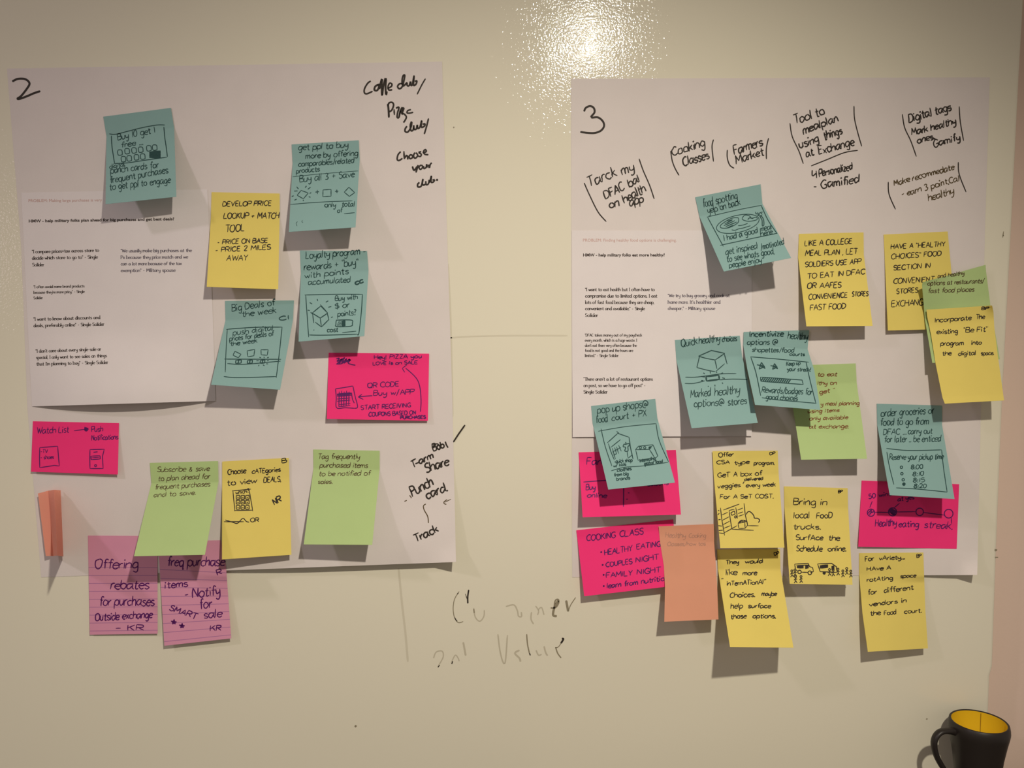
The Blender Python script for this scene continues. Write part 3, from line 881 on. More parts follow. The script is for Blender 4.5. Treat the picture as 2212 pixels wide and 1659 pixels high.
k.line([(295, 225), (340, 215), (305, 260), (360, 235), (300, 300), (380, 220), (330, 295), (410, 205), (370, 290), (440, 220), (400, 285), (480, 225), (440, 270), (495, 235), (460, 280), (500, 300), (560, 312)], 2.4).line([(295, 295), (370, 290), (420, 250), (490, 245)], 2.4)
k.make('sketch', s, K_PURP, o)

# 7 watch list note
o, s = note([(71, 910), (257, 914), (67, 1019), (254.5, 1025)], .004, .006, M_PINK, 'hot pink sticky note with a phone sketch, at the left chart edge', G_P, vk=.15)
write(o, s, K_PURP, B2, [('Watch List', 165, 235, 450, 225, 58), ('Push', 655, 220, 755, 215, 48), ('Notifications', 655, 295, 890, 285, 46), ('-TV', 198, 410, 260, 408, 32, 1.6), ('- shoes', 198, 465, 315, 460, 34, 1.7)], 2.0, 0.08)
k = Ink(B2)
k.line([(497, 210), (600, 195)], 1.9).circle(606, 197, 8, 5).poly([(590, 180), (625, 192), (600, 212)], 3)
k.poly([(190, 360), (350, 348), (365, 525), (320, 520), (190, 540), (188, 450), (190, 360)], 2).poly([(640, 378), (768, 375), (752, 440), (758, 548), (640, 548), (638, 460), (640, 378)], 2).poly([(672, 402), (708, 398)], 2)
k.poly([(648, 437), (730, 433), (732, 462), (650, 468), (648, 437)], 2).poly([(655, 452), (722, 447)], 1.7).circle(690, 522, 9, 1.8)
k.make('sketch', s, K_PURP, o)

# 8 folded orange note: two wings standing out from the wall, seen nearly edge on
prof_top = [((82, 1066), .010), ((104, 1060), .003), ((117, 1058), .016), ((131, 1059), .003)]
prof_bot = [((99, 1201), .013), ((115, 1201), .007), ((124, 1200), .098), ((137, 1202), .010)]
verts, faces, uvs = [], [], []
NV, SUB = 14, 4
for j in range(NV + 1):
    v = j / NV
    knots = [((lerp(a[0][0], b[0][0], v), lerp(a[0][1], b[0][1], v)), lerp(a[1], b[1], v ** 1.1)) for a, b in zip(prof_top, prof_bot)]
    row = []
    for q in range(3):
        for i in range(SUB):
            t = i / SUB
            row.append((lerp(knots[q][0][0], knots[q + 1][0][0], t), lerp(knots[q][0][1], knots[q + 1][0][1], t), lerp(knots[q][1], knots[q + 1][1], t)))
    row.append((*knots[3][0], knots[3][1]))
    verts += [at(*r) for r in row]
n = 3 * SUB + 1
for j in range(NV):
    for i in range(n - 1):
        a = j * n + i
        faces.append((a, a + n, a + n + 1, a + 1))
o = build('sticky_note', verts, faces, M_FOLD)
md = o.modifiers.new('thickness', 'SOLIDIFY'); md.thickness = 0.00022; md.offset = -1
tag(o, 'orange sticky note curled lengthwise into a narrow standing fold at the left', 'sticky note', 'orange sticky notes')

# 9, 10 ruled purple notes
o, s = note([(190, 1157), (340, 1158), (194, 1371), (340.5, 1369)], .002, .003, M_PURP, 'ruled purple sticky note reading offering rebates, left of the pair', 'ruled purple sticky notes', vk=.15)
write(o, s, K_PURP, B3, [('Offering', 88, 968, 425, 965, 74), ('rebates', 212, 1128, 510, 1124, 72), ('for purchases', 125, 1256, 550, 1255, 74), ('Outside exchange', 92, 1375, 535, 1350, 60), ('- KR', 252, 1448, 465, 1448, 42)], 2.8, 0.12)
o, s = note([(337, 1170), (477, 1167), (355, 1395), (499.5, 1379)], .007, .007, M_PURP, 'ruled purple sticky note reading notify for sale with two small stars, right of the pair', 'ruled purple sticky notes', base=.0026, vk=.25, mid=((344, 1212), (488, 1222)))
write(o, s, K_PURP, B3, [('freq purchase', 655, 948, 1095, 945, 74), ('R', 1045, 1020, 1080, 1005, 42), ('items', 635, 1122, 810, 1105, 54), ('- Notify', 790, 1202, 1065, 1172, 74), ('for', 908, 1285, 1000, 1270, 76), ('SMART', 668, 1290, 872, 1362, 46), ('sale', 938, 1355, 1075, 1342, 62), ('KR', 990, 1452, 1070, 1450, 42)], 2.9, 0.12)
k = Ink(B3)
for x, y in ((705, 1382), (768, 1412)):
    k.poly([(x - 22, y - 6), (x + 22, y), (x - 12, y + 18), (x + 2, y - 20), (x + 12, y + 18), (x - 22, y - 6)], 2.6).circle(x, y + 2, 5, 3)
k.make('sketch', s, K_PURP, o)

# 11 subscribe note
o, s = note([(323.6, 1000), (471, 996), (289.5, 1201.5), (442.6, 1198.5)], .062 * LS, .062 * LS, M_GREEN, 'green sticky note reading subscribe and save, hanging over the ruled purple pair', G_G, vk=.22, mid=((327, 1044), (472, 1041)), base=.002)
write(o, s, K_BROWN, B3, [('Subscribe & save', 575, 215, 980, 205, 40), ('to plan ahead for', 582, 285, 985, 265, 40), ('frequent purchases', 558, 352, 985, 325, 40), ('and to save.', 548, 412, 875, 390, 38)], 1.7, 0.2)

# 12 choose categories note
o, s = note([(480, 997), (624, 989), (479.5, 1208.5), (629.5, 1198.5)], .029 * LS, .022 * LS, M_YELL, 'yellow sticky note reading choose categories to view deals with a grid sketch', G_Y, base=.003)
write(o, s, K_BLACK, B3, [('B', 1548, 145, 1582, 140, 36), ('Choose', 1125, 238, 1265, 222, 44), ('cATEgories', 1315, 228, 1535, 212, 36), ('to view', 1120, 322, 1350, 300, 44), ('DEALS.', 1405, 298, 1540, 290, 42), ('which?', 1186, 390, 1290, 376, 32, 1.7), ('NR', 1488, 472, 1545, 440, 46, 3.6), ('OR', 1302, 606, 1365, 602, 32)], 2.3, 0.12)
k = Ink(B3)
k.poly([(1158, 362), (1305, 348)], 1.9).poly([(1165, 360), (1180, 520)], 1.9).poly([(1175, 515), (1320, 512)], 1.9).poly([(1290, 345), (1320, 520)], 1.9).poly([(1095, 602), (1250, 602)], 2).line([(1105, 588), (1160, 605), (1200, 615), (1235, 580), (1250, 578), (1270, 600), (1292, 605)], 1.9)
for y in (412, 450, 490):
    for x in (1205, 1242, 1278):
        k.poly([(x - 14, y - 14), (x + 13, y - 16), (x + 14, y + 13), (x - 13, y + 15), (x - 14, y - 14)], 1.9).poly([(x - 6, y), (x + 6, y + 2)], 1.6)
k.make('sketch', s, K_BLACK, o)

# 13 tag note
o, s = note([(676.5, 971), (820, 973.7), (656, 1176), (804, 1177)], .045 * LS, .052 * LS, M_GREEN, 'green sticky note reading tag frequently purchased items, right of the grid sketch note', G_G, vk=.2, mid=((677, 1012), (820, 1015)))
write(o, s, K_BROWN, B4, [('Tag frequently', 225, 350, 665, 348, 56), ('purchased items', 247, 438, 750, 440, 52), ('to be notified of', 237, 528, 775, 522, 52), ('sales.', 227, 610, 380, 608, 46)], 1.8, 0.2)

# 14 food spotting note
o, s = note([(1502, 426), (1643, 398), (1563.6, 586.5), (1709, 557)], .056 * LS, .062 * LS, M_BLUE, 'blue sticky note tilted, with a sketch of a plate of food and a fork', G_B, vk=.2, mid=((1511, 468), (1647, 440)))
write(o, s, K_TEAL, C4, [('food', 200, 292, 305, 270, 92), ('spotting', 335, 255, 570, 195, 82), ('yelp on back', 250, 360, 600, 262, 74), ('I had a good meal', 420, 658, 940, 528, 64), ('here', 822, 605, 945, 578, 56), ('get inspired', 442, 808, 780, 742, 72), ('/motivated', 825, 755, 1075, 690, 66), ('to see whats good,', 455, 885, 970, 795, 66), ('people enjoy', 480, 950, 830, 888, 64)], 2.1)
k = Ink(C4)
k.line([(235, 397), (540, 325), (830, 268)], 1.6).line([(825, 268), (900, 430), (1000, 578)], 1.8).line([(245, 400), (320, 540), (415, 715)], 1.8).line([(380, 703), (650, 645), (1000, 572)], 1.8)
k.circle(572, 470, 236, 1.6, 92, -13, 26).line([(580, 415), (570, 460), (480, 510), (395, 515), (390, 480), (490, 415), (560, 403), (580, 415)], 1.7)
for a, b in (((430, 470), (510, 430)), ((420, 490), (540, 435)), ((440, 500), (560, 450)), ((460, 512), (520, 485)), ((460, 440), (515, 425))):
    k.poly([a, b], 2.2)
k.line([(620, 410), (650, 375), (700, 385), (720, 410), (770, 398), (778, 425), (700, 442), (640, 432), (620, 410)], 1.7).line([(680, 425), (700, 405), (740, 412)], 2)
k.line([(505, 535), (540, 540), (580, 525), (630, 515), (710, 490)], 1.6).line([(575, 490), (620, 485), (680, 465)], 1.6)
k.line([(825, 385), (815, 395), (835, 430), (838, 490), (855, 480), (850, 420), (825, 385)], 2).line([(765, 340), (770, 365), (790, 350), (800, 375), (815, 345), (830, 360), (835, 335)], 1.7).line([(780, 370), (810, 385), (838, 370)], 1.8)
k.make('sketch', s, K_TEAL, o)

# 15 college meal plan note
o, s = note([(1726, 505), (1865.5, 502), (1742, 705), (1885, 704)], .031 * LS, .029 * LS, M_YELL, 'yellow sticky note about a college meal plan for soldiers', G_Y, vk=.25, mid=((1724, 556), (1866, 550)))
write(o, s, K_BLACK, C4, [('LIKE A COLLEGE', 1298, 712, 1810, 685, 58), ('MEAL PLAN , LET', 1305, 818, 1865, 795, 58), ('SOLDIERS USE APP', 1302, 940, 1905, 905, 56), ('TO EAT IN DFAC', 1325, 1068, 1950, 1015, 56), ('OR AAFES', 1325, 1172, 1692, 1160, 60), ('CONVENIENCE', 1340, 1292, 1760, 1268, 56), ('STORES', 1810, 1258, 1985, 1252, 50), ('FAST FOOD', 1358, 1412, 1740, 1390, 62)], 2.4, 0.15)

# 16 healthy choices note
o, s = note([(1909, 506.6), (2047, 500), (1918, 714), (2067, 710)], .009, .007, M_YELL, 'yellow sticky note about healthy choices in stores, partly behind a green note', G_Y, vk=.2)
write(o, s, K_BLACK, C5, [('HAVE A "HEALTHY', 175, 230, 635, 205, 42), ('CHOICES" FOOD', 180, 315, 605, 285, 42), ('SECTION IN', 198, 412, 510, 388, 42), ('CONVENIENT', 198, 525, 545, 508, 46), ('STORES', 222, 612, 405, 598, 42), ('EXCHANGES', 182, 722, 520, 702, 52)], 2.3, 0.15)


# 17 green note, its top left corner curled away
def lift17(u, v):
    t = max(0.0, (v - .33) / .67)
    c = max(0.0, (0.45 - u) / 0.45) * max(0.0, (0.40 - v) / 0.40)
    return .0095 + .020 * t ** 1.15 + 0.014 * c


o, s = note([(1993, 610), (2129, 572), (2014, 784), (2160, 776)], 0, 0, M_GREEN, 'green sticky note about restaurants, under the top of a yellow note at the right edge', G_G, lift=lift17,
            extra=[(.06, (1992, 617), (2130, 585)), (.42, (1998, 690), (2140, 664))])
write(o, s, K_BROWN, C5, [('and healthy', 575, 478, 800, 448, 36), ('options at restaurants/', 487, 540, 970, 518, 40), ('fast food places', 492, 605, 885, 590, 40)], 1.9, 0.2)


# 18 yellow note over it
def lift18(u, v):
    t = max(0.0, (v - .18) / .82)
    c = max(0.0, (u - .80) / .2) ** 2 * max(0.0, (0.2 - v) / 0.2) ** 2
    return .0165 + .030 * t ** 1.1 + 0.012 * c


o, s = note([(2001.5, 669), (2143, 660), (2041, 872), (2169, 865)], 0, 0, M_YELL, 'yellow sticky note about an existing program in the digital space, at the wall edge', G_Y, lift=lift18,
            extra=[(.08, (2003, 684), (2146, 674)), (.3, (2011, 722), (2148, 708)), (.6, (2021, 785), (2156, 772)), (.92, (2036, 859), (2167, 851))])
write(o, s, K_BLACK, C5, [('BP', 950, 748, 1010, 745, 24, 2.1), ('Incorporate', 548, 855, 860, 832, 40), ('The', 902, 828, 975, 824, 40), ('existing', 567, 955, 745, 945, 40), ('"Be Fit"', 795, 940, 1000, 932, 42), ('program', 600, 1052, 795, 1048, 38), ('into', 862, 1046, 948, 1042, 38), ('the', 615, 1138, 690, 1134, 36), ('digital', 752, 1138, 900, 1132, 38), ('space.', 945, 1134, 1052, 1130, 34)], 2.2, 0.1)

# 19 quick healthy choices note
o, s = note([(1458, 734.5), (1598, 725), (1494, 925), (1637, 913.5)], .048 * LS, .048 * LS, M_BLUE, 'blue sticky note about quick healthy choices with a box on a shelf', G_B, vk=.2, mid=((1461, 777), (1603, 769)))
write(o, s, K_TEAL, C6, [('Quick', 1305, 325, 1490, 290, 88), ('healthy', 1510, 285, 1755, 258, 86), ('choices', 1780, 262, 1950, 248, 66), ('Marked', 1412, 912, 1645, 888, 92), ('healthy', 1692, 890, 1985, 862, 98), ('options@', 1450, 1022, 1800, 1000, 84), ('stores', 1845, 1000, 2065, 982, 82)], 2.2)
k = Ink(C6)
k.poly([(1505, 428), (1655, 362), (1810, 395), (1700, 472)], 2.2).line([(1700, 472), (1600, 455), (1505, 428)], 2).line([(1515, 435), (1500, 500), (1485, 560)], 2).line([(1485, 560), (1600, 590), (1700, 610)], 2).poly([(1695, 470), (1720, 575)], 2.2).line([(1805, 400), (1838, 520)], 2.2).line([(1705, 608), (1810, 515)], 2).poly([(1640, 605), (1645, 630)], 1.8)
k.line([(1350, 672), (1500, 670), (1760, 635), (1945, 632)], 1.9).line([(1345, 745), (1450, 745), (1580, 715)], 1.9).line([(1745, 705), (1900, 695), (2075, 700)], 1.9).poly([(1592, 665), (1740, 648), (1748, 698), (1598, 718), (1592, 665)], 4.0)
for a, b in (((1560, 622), (1578, 635)), ((1540, 665), (1580, 672)), ((1535, 712), (1560, 712)), ((1765, 632), (1790, 622)), ((1780, 680), (1812, 688)), ((1615, 785), (1622, 775)), ((1695, 760), (1697, 780)), ((1780, 735), (1788, 750)), ((1710, 620), (1722, 612))):
    k.poly([a, b], 2)
k.make('sketch', s, K_TEAL, o)

# 21 green meal planning note
o, s = note([(1702, 790), (1848.5, 785), (1730.7, 993), (1873, 991)], .038 * LS, .038 * LS, M_GREEN, 'green sticky note about meal planning, its left part behind a blue note with stars', G_G, vk=.2, mid=((1705, 832), (1850.5, 826)))
write(o, s, K_RUST, C7, [('to eat', 905, 552, 1110, 548, 44), ('lthy on', 905, 642, 1105, 638, 42), ('get "', 928, 735, 1085, 715, 44), ('y meal planning', 940, 860, 1345, 852, 42), ('using items', 805, 938, 1135, 925, 40), ('only available', 820, 1015, 1225, 1000, 42), ('at exchange.', 820, 1100, 1235, 1096, 42)], 2.0, 0.22)

# 20 incentivize note
o, s = note([(1606.6, 717), (1748, 713), (1631, 874.5), (1772, 885.5)], .056 * LS, .056 * LS, M_BLUE, 'blue sticky note with two stars and a progress bar, overlapping a green note', G_B, base=.003, vk=.22, mid=((1605.5, 745), (1744.5, 754)), extra=[(.55, (1615, 801), (1759, 800))])
write(o, s, K_TEAL, C7, [('Incentivize', 185, 135, 545, 128, 58, 2.8), ('healthy', 590, 152, 800, 165, 76), ('options @', 165, 218, 485, 215, 58), ('shopettes/food', 215, 292, 660, 298, 48), ('courts', 612, 332, 770, 335, 34), ('Keep up', 580, 440, 725, 428, 42), ('your streak!', 585, 492, 835, 500, 42), ('Rewards/badges for', 320, 722, 850, 745, 66), ('good choices', 362, 790, 695, 806, 54)], 2.1)
k = Ink(C7)
k.line([(200, 345), (500, 370), (815, 402)], 1.9).line([(785, 395), (830, 600), (890, 835)], 1.9).line([(205, 350), (260, 520), (308, 755)], 2).line([(320, 775), (500, 800), (895, 835)], 1.8)
for x, y, r in ((312, 440, 44), (450, 447, 38)):
    k.poly([(x - r, y - r * .25), (x + r * .9, y + r * .1), (x - r * .45, y + r * .8), (x + r * .1, y - r * .85), (x + r, y + r * .65), (x - r * .3, y - r * .1)], 2.8)
k.poly([(305, 558), (745, 590), (757, 637), (310, 603), (305, 558)], 2)
for x in range(318, 605, 22):
    k.poly([(x - 8, 600 + (x - 310) * .07), (x + 18, 565 + (x - 310) * .07)], 2.6)
k.make('sketch', s, K_TEAL, o)

# 22 pink farm note
o, s = note([(1250, 977), (1460, 972), (1258.6, 1117.5), (1471, 1111.6)], .024 * LS, .022 * LS, M_PINK, 'hot pink sticky note reading buy online, behind a blue pop up shops note', G_P, vk=.12)
write(o, s, K_PURP, D1, [('Farmers', 165, 912, 590, 900, 86), ('Buy', 152, 1235, 270, 1230, 72), ('online', 168, 1330, 412, 1335, 62), ('reasons', 905, 1188, 1208, 1168, 60), ('-', 690, 1282, 712, 1282, 30), ('-', 668, 1362, 690, 1362, 30)], 2.4, 0.1)
k = Ink(D1)
k.line([(120, 1133), (405, 1112), (800, 1090), (1200, 1070)], 2.2).line([(638, 1000), (635, 1205), (632, 1450)], 2.2)
k.make('sketch', s, K_PURP, o)

# 23 pop up shops note
o, s = note([(1277, 877), (1415.5, 861.5), (1314, 1057.5), (1458, 1042.5)], .058 * LS, .060 * LS, M_BLUE, 'blue sticky note about pop up shops with a house sketch', G_B, vk=.2, mid=((1280, 914), (1420, 903)))
write(o, s, K_TEAL, D1, [('pop up shops@', 300, 258, 945, 172, 100), ('food', 285, 382, 430, 360, 92), ('court + PX', 485, 350, 925, 288, 82), ('-quick shop', 515, 892, 745, 872, 46), ('w/ kids', 505, 945, 665, 922, 42), ('clothes', 552, 1003, 735, 978, 44), ('from big', 512, 1062, 695, 1045, 44), ('brands', 542, 1115, 715, 1098, 42), ('interesting', 842, 882, 1040, 845, 42), ('global food', 900, 918, 1135, 885, 44)], 2.1)
k = Ink(D1)
k.line([(310, 483), (650, 425), (1050, 385)], 1.7).line([(1050, 385), (1090, 600), (1210, 875)], 1.8).line([(345, 450), (400, 680), (485, 930)], 1.8).line([(475, 990), (640, 945), (900, 925), (1205, 880)], 1.6)
k.poly([(425, 632), (560, 510), (705, 560)], 2).poly([(545, 485), (575, 510)], 1.8).poly([(440, 640), (470, 740), (515, 850)], 1.9).poly([(705, 560), (720, 680), (755, 840)], 2.2)
for a, b in (((470, 690), (595, 590)), ((490, 700), (530, 840)), ((520, 690), (545, 775)), ((545, 680), (570, 770)), ((570, 660), (605, 740)), ((490, 750), (600, 690)), ((505, 790), (545, 770)), ((680, 740), (690, 820)), ((690, 830), (745, 785))):
    k.poly([a, b], 1.9)
k.line([(660, 620), (665, 650), (640, 650), (630, 680), (660, 690), (650, 735), (690, 735), (690, 680), (710, 665), (700, 640), (665, 650)], 2.2)
k.poly([(785, 720), (825, 675), (1010, 655), (965, 715), (785, 720)], 1.8).poly([(790, 725), (820, 855), (1050, 820)], 1.8).poly([(965, 715), (1030, 820)], 1.9).poly([(1010, 655), (1072, 800), (1040, 830)], 1.9)
k.circle(850, 693, 14, 1.8).circle(905, 693, 14, 1.8).blob(955, 680, 985, 705, 3)
k.make('sketch', s, K_TEAL, o)

# 24 cooking class note
o, s = note([(1245, 1145.5), (1454, 1122), (1262, 1288), (1470, 1264)], .016 * LS, .017 * LS, M_PINK, 'hot pink sticky note listing cooking class nights', G_P, vk=.12)
write(o, s, K_PURP, D2, [('COOKING', 175, 440, 570, 390, 82), ('CLASS', 632, 385, 955, 345, 84), ('HEALTHY', 420, 635, 800, 575, 78), ('EATING', 862, 555, 1195, 512, 72), ('COUPLES', 440, 800, 800, 752, 66), ('NIGHT', 852, 735, 1165, 690, 72), ('FAMILY', 445, 945, 800, 910, 70), ('NIGHT', 868, 900, 1190, 868, 72), ('learn from', 455, 1090, 875, 1040, 70), ('nutrition', 925, 1030, 1300, 975, 72)], 2.6, 0.15)
k = Ink(D2)
for x, y in ((375, 592), (395, 768), (408, 905), (410, 1060)):
    k.circle(x, y, 4, 3)
k.make('bullet_dots', s, K_PURP, o)

# 25 orange note
o, s = note([(1422.6, 1137), (1541.7, 1132), (1435, 1343), (1552, 1338)], .034 * LS, .030 * LS, M_ORAN, 'orange sticky note with faint pencil about healthy cooking, between pink and yellow notes', 'orange sticky notes', base=.0035, vk=.18, mid=((1426, 1172), (1543, 1170)), extra=[(.42, (1434, 1222), (1546, 1215)), (.65, (1436.5, 1268), (1549, 1262))])
write(o, s, K_PENCIL, D2, [('Healthy', 1258, 388, 1535, 395, 72), ('Cooking', 1585, 392, 1815, 392, 62), ('Classes/how tos', 1285, 506, 1812, 500, 56)], 1.7, 0.12)

# 27 international choices note
o, s = note([(1549, 1187), (1685, 1186), (1577, 1398), (1714, 1399)], .076 * LS, .062 * LS, M_YELL, 'yellow sticky note about international choices, lowest of the yellow notes beside the orange one', G_Y, base=.0025, vk=.2, mid=((1551, 1230), (1686, 1230)))
write(o, s, K_BLACK, D4, [('DP', 875, 175, 932, 160, 38, 2.1), ('They', 275, 285, 435, 270, 52), ('would', 512, 268, 728, 262, 50), ('like', 270, 415, 410, 410, 72), ('more', 485, 415, 655, 410, 56), ('"', 222, 500, 248, 495, 45), ('inTernATionAl', 285, 545, 735, 525, 58), ('"', 755, 512, 780, 505, 45), ('Choices.', 325, 690, 635, 680, 62), ('maybe', 718, 672, 898, 668, 54), ('help', 335, 825, 480, 822, 66), ('surface', 550, 818, 825, 820, 54), ('those', 337, 955, 525, 945, 58), ('options.', 605, 945, 890, 945, 54)], 2.4, 0.08)

# 26 produce box note
o, s = note([(1539, 974.5), (1680, 973.5), (1556, 1184), (1694.5, 1183)], .027 * LS, .025 * LS, M_YELL, 'yellow sticky note with a front door and box sketch', G_Y, base=.004, vk=.22, mid=((1541.5, 1024), (1682, 1024)))
write(o, s, K_BLACK, D3, [('Offer', 168, 145, 335, 130, 46), ('DP', 742, 122, 800, 112, 30, 2.1), ('CSA', 147, 222, 290, 218, 42), ('type', 345, 228, 510, 215, 44), ('program.', 562, 230, 792, 228, 44), ('GeT A box of', 157, 370, 650, 345, 52), ('delivered', 457, 408, 665, 395, 34), ('veggies', 157, 492, 412, 475, 46), ('every week', 475, 480, 805, 468, 48), ('For A SeT COST.', 182, 608, 782, 602, 46)], 2.2, 0.08)
k = Ink(D3)
for pts in ([(440, 440), (455, 415)], [(220, 735), (400, 668)], [(188, 710), (205, 850), (235, 1020)], [(285, 740), (300, 850), (318, 950), (560, 962)], [(285, 740), (345, 725)], [(360, 705), (380, 830)], [(452, 658), (465, 780), (490, 900)], [(495, 910), (615, 912)],
            [(205, 790), (270, 760)], [(210, 850), (285, 810)], [(215, 900), (290, 860)], [(225, 940), (300, 910)], [(230, 990), (375, 910)], [(380, 735), (440, 712)], [(385, 775), (440, 755)], [(390, 805), (450, 785)],
            [(305, 765), (345, 745), (352, 780), (315, 795), (305, 765)], [(385, 885), (460, 870), (465, 940), (395, 942), (385, 885)], [(460, 870), (485, 855), (492, 905), (465, 940)], [(385, 880), (420, 848), (480, 850)], [(395, 878), (430, 856), (440, 872), (465, 852)],
            [(160, 740), (175, 742)], [(158, 790), (175, 770)], [(165, 845), (190, 840)], [(165, 910), (205, 915)], [(170, 965), (215, 960)], [(172, 990), (235, 1000)]):
    k.poly(pts, 1.9)
k.line([(478, 785), (490, 760), (515, 752), (545, 775), (562, 800), (570, 825), (605, 828), (628, 850), (612, 875)], 2.2).circle(357, 812, 11, 2)
k.make('sketch', s, K_BLACK, o)

# 28 food trucks note
o, s = note([(1693.6, 1050.6), (1831, 1054.5), (1706, 1261), (1841.7, 1263.4)], .032 * LS, .028 * LS, M_YELL, 'yellow sticky note about local food trucks with two van sketches', G_Y, vk=.2, mid=((1694.5, 1096), (1832, 1097)))
write(o, s, K_BLACK, D3, [('BP', 1508, 545, 1556, 540, 32, 2.1), ('Bring in', 1005, 675, 1380, 680, 72), ('local', 1005, 825, 1185, 822, 72), ('FooD', 1265, 828, 1438, 825, 66), ('trucks.', 1005, 950, 1310, 950, 62), ('SurfAce', 1032, 1070, 1335, 1072, 60), ('the', 1400, 1075, 1520, 1078, 60), ('Schedule', 1037, 1195, 1325, 1198, 64), ('online.', 1392, 1200, 1595, 1195, 62)], 2.4, 0.08)
k = Ink(D4)
k.poly([(1125, 278), (1290, 268), (1310, 310), (1345, 320), (1358, 368), (1320, 385)], 2.1).poly([(1290, 380), (1210, 378)], 2.1).poly([(1165, 365), (1135, 345), (1125, 278)], 2.1).circle(1185, 375, 21, 2.1).circle(1312, 385, 23, 2.1)
k.blob(1152, 297, 1235, 328, 3.2).blob(1255, 292, 1298, 328, 3.2).poly([(1145, 295), (1300, 288)], 2)
k.poly([(1408, 275), (1580, 268), (1640, 310), (1648, 375)], 2.1).poly([(1408, 275), (1440, 370), (1640, 380)], 2.1).blob(1435, 288, 1538, 328, 3.2).circle(1490, 388, 9, 4).blob(1580, 300, 1615, 345, 2.6)
for x, y in ((1555, 345), (1600, 350), (1660, 340), (1720, 362), (1768, 332), (1818, 365), (1090, 362), (1128, 350), (1135, 435), (1203, 432)):
    k.circle(x, y, 12, 1.9).poly([(x, y + 12), (x + 2, y + 48)], 1.9).poly([(x - 18, y + 42), (x, y + 20), (x + 20, y + 32)], 1.8).poly([(x - 16, y + 78), (x + 2, y + 48), (x + 20, y + 74)], 1.9)
k.make('sketch', s, K_BLACK, o)

# 30 streak note
o, s = note([(1861.5, 1038), (2072, 1046), (1854, 1181), (2066.6, 1185.6)], .004, .003, M_PINK, 'hot pink sticky note reading healthy eating streak with four linked circles', G_P, vk=.15)
write(o, s, K_PURP, D5, [('50 wins', 215, 1002, 440, 968, 44), ('at yes', 505, 1028, 665, 1002, 44), ('Healthy', 278, 1278, 490, 1268, 72), ('eating', 512, 1285, 710, 1282, 66), ('streak.', 765, 1290, 1045, 1305, 72)], 2.4, 0.12)
k = Ink(D5)
k.line([(275, 1135), (420, 1137)], 2).line([(495, 1133), (680, 1130)], 2).line([(760, 1138), (970, 1165)], 2).circle(237, 1140, 36, 2.2).circle(452, 1132, 40, 2.4).circle(722, 1132, 37, 2.2).circle(1010, 1150, 43, 2.2).line([(250, 1025), (225, 1090)], 2).line([(522, 1045), (470, 1090)], 2).line([(1035, 1190), (1040, 1250)], 2)
for i in range(6):
    k.poly([(418 + i * 10, 1125 + i * 6), (450 + i * 8, 1098 + i * 5)], 3)
    k.poly([(420 + i * 10, 1130 + i * 5), (462 + i * 5, 1165 - i)], 2.6)
k.poly([(205, 1150), (240, 1110), (238, 1140), (265, 1130)], 2.6).poly([(222, 1160), (240, 1135)], 2.6)
k.make('sketch', s, K_PURP, o)

# 29 order groceries note
o, s = note([(1894, 872), (2035, 876), (1922, 1069.5), (2062, 1078)], .050 * LS, .047 * LS, M_BLUE, 'blue sticky note about ordering groceries with a list of pickup times', G_B, vk=.2, mid=((1895, 918), (2035, 918)))
write(o, s, K_TEAL, D5, [('order', 335, 185, 490, 175, 74), ('groceries or', 520, 172, 862, 155, 74), ('food to go from', 330, 272, 808, 262, 74), ('DFAC ...', 358, 365, 590, 360, 58), ('carry out', 605, 358, 845, 352, 58), ('for later .. be enticed', 370, 440, 930, 432, 66), ('Reserve your pickup time', 420, 612, 955, 608, 58), ('8:00', 634, 708, 752, 702, 42), ('8:10', 652, 775, 762, 770, 42), ('8:15', 655, 838, 770, 834, 42), ('8:20', 664, 894, 788, 892, 40)], 2.1)
k = Ink(D5)
k.line([(390, 500), (600, 520), (940, 515)], 1.8).line([(940, 515), (960, 700), (995, 935)], 1.8).line([(395, 535), (420, 680), (465, 860)], 1.8).line([(487, 893), (700, 905), (995, 935)], 1.8)
for x, y in ((540, 688), (545, 752), (558, 812)):
    k.circle(x, y, 12, 2)
k.circle(565, 856, 6, 5)
k.make('sketch', s, K_TEAL, o)

# 31 variety note
o, s = note([(1856, 1195), (1994.6, 1193.5), (1874.7, 1408), (2004.5, 1400.6)], .027 * LS, .016 * LS, M_YELL, 'yellow sticky note about food court vendors for variety, lowest at the right', G_Y, vk=.2, mid=((1856, 1240), (1996, 1238)), extra=[(.6, (1863, 1324), (1999, 1318))])
write(o, s, K_BLACK, D6, [('For', 215, 292, 318, 282, 58), ('vAriety...', 380, 278, 690, 262, 50), ('BP', 832, 248, 886, 240, 40, 2.1), ('HAve A', 237, 405, 522, 388, 48), ('rotAting', 235, 535, 545, 510, 50), ('space', 635, 490, 820, 480, 46), ('for', 250, 692, 350, 680, 60), ('different', 440, 668, 790, 628, 62), ('vendors in', 265, 830, 708, 780, 54), ('the', 278, 940, 398, 930, 56), ('Food', 445, 935, 585, 918, 56), ('court.', 682, 915, 890, 900, 50)], 2.3, 0.08)

# ------------------------------------------------------------------ mug on the table below
MUG_H = 0.112
RIM = at(2115, 1557, 0.050)       # centre of the mug's mouth
MX, MY, MZ = RIM.x, RIM.y, RIM.z - MUG_H
mug = bpy.data.objects.new('mug', None)
COL.objects.link(mug)
mug.location = (MX, MY, MZ)
tag(mug, 'charcoal coffee mug with bright yellow inside, at the lower right corner', 'mug')


def lathe(prof, n=64):
    v, f = [], []
    m = len(prof)
    for r, z in prof:
        for i in range(n):
            a = 2 * math.pi * i / n
            v.append((MX + r * math.cos(a), MY + r * math.sin(a), MZ + z))
    for j in range(m - 1):
        for i in range(n):
            f.append((j * n + i, j * n + (i + 1) % n, (j + 1) * n + (i + 1) % n, (j + 1) * n + i))
    return v, f


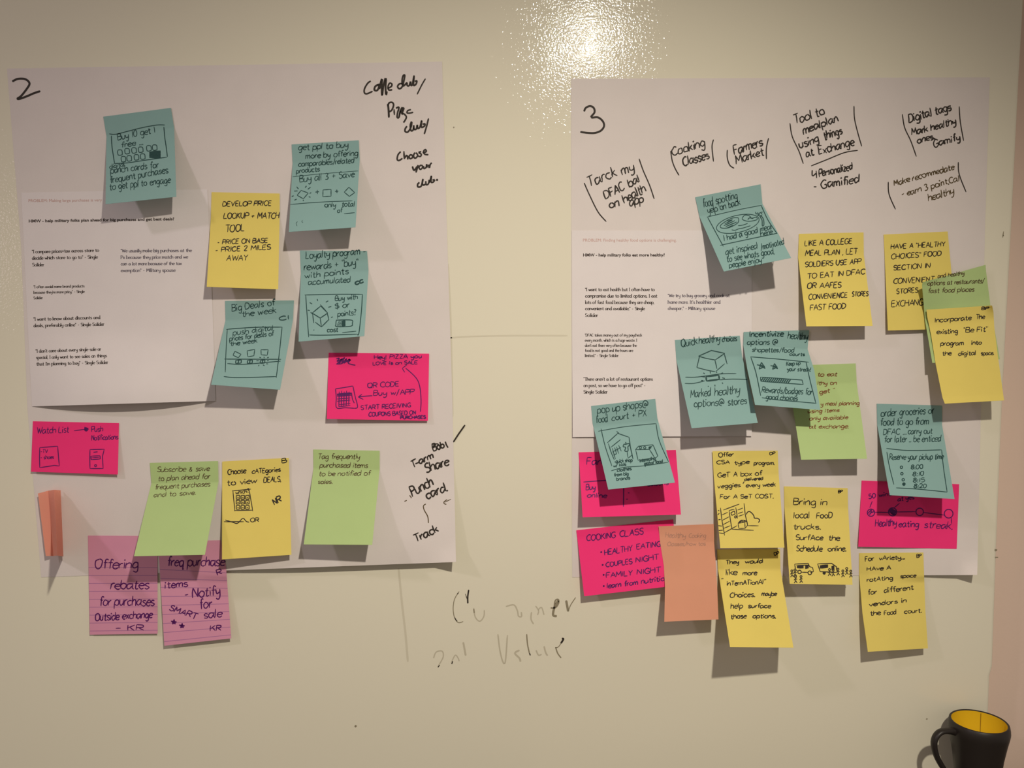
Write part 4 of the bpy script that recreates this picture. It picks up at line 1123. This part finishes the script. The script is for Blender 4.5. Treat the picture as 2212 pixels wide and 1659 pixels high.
R0 = 0.0392
_o = [(0.0, 0.002), (0.024, 0.002), (0.026, 0.0), (0.0275, 0.001), (0.0285, 0.010), (0.0305, 0.034), (0.0335, 0.060), (0.0372, 0.081), (0.0400, 0.0945), (0.0408, 0.0998), (0.0404, 0.105)]
outer = _o + [(R0, MUG_H - 0.0012), (R0 - 0.0012, MUG_H), (R0 - 0.0030, MUG_H - 0.0012)]
inner = [(R0 - 0.0030, MUG_H - 0.0012), (R0 - 0.0024, 0.102), (R0 - 0.0036, 0.090), (0.0305, 0.060), (0.0275, 0.034), (0.0255, 0.014), (0.022, 0.008), (0.0, 0.007)]
v, f = lathe(outer)
body = build('body', v, f, M_MUG, mug, smooth=True)
v, f = lathe(inner)
build('lining', v, f, M_MUGIN, mug, smooth=True)['label'] = 'bright yellow glazed inside'
# handle: a tube swept along a loop on the mug's left
loop = [(-0.024, .0930), (-0.038, .0985), (-0.049, .1008), (-0.0615, .1000), (-0.0695, .0925), (-0.0715, .081), (-0.0675, .066), (-0.060, .052), (-0.050, .038), (-0.040, .027), (-0.028, .021)]
loop = catmull(loop, 5)
HA = math.radians(6)
v, f, NR = [], [], 14
for i, (x, z) in enumerate(loop):
    x0, z0 = loop[max(0, i - 1)]
    x1, z1 = loop[min(len(loop) - 1, i + 1)]
    t = Vector((x1 - x0, z1 - z0)).normalized()
    nrm = (-t.y, t.x)
    for k_ in range(NR):
        a = 2 * math.pi * k_ / NR
        rr = (0.0038 + 0.0032 * max(0, 1 - i / 13.0)) * math.cos(a)
        yy = 0.0058 * math.sin(a)
        px_, pz_ = x + nrm[0] * rr, z + nrm[1] * rr
        v.append((MX + px_ * math.cos(HA) - yy * math.sin(HA), MY + px_ * math.sin(HA) + yy * math.cos(HA), MZ + pz_))
for i in range(len(loop) - 1):
    for k_ in range(NR):
        f.append((i * NR + k_, i * NR + (k_ + 1) % NR, (i + 1) * NR + (k_ + 1) % NR, (i + 1) * NR + k_))
build('handle', v, f, M_MUG, mug, smooth=True)
# a thin brown line down the yellow lining, on the far wall
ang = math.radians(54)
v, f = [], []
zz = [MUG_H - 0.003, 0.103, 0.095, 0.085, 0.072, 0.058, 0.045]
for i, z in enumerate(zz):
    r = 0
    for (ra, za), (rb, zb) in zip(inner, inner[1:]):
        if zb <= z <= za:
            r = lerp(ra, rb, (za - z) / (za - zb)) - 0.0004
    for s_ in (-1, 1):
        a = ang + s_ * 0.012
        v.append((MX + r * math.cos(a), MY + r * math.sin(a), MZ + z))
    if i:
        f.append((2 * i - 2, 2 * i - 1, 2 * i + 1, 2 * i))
build('brown_line', v, f, mat('brown_line_color', (0.30, 0.16, 0.01), 0.4, 0.4), mug)

# the table the mug stands on, below the frame
TZ = MZ
table = bpy.data.objects.new('side_table', None)
COL.objects.link(table)
table.location = (0.45, -0.21, 0)
tag(table, 'dark side table under the mug, pushed against the wall below', 'table')
box('table_top', (0.1, -0.40, TZ - 0.03), (0.95, -0.012, TZ), M_TABLE, table)
for x in (0.14, 0.87):
    for y in (-0.37, -0.08):
        box('leg', (x, y, 0), (x + 0.04, y + 0.04, TZ - 0.03), M_TABLE, table)
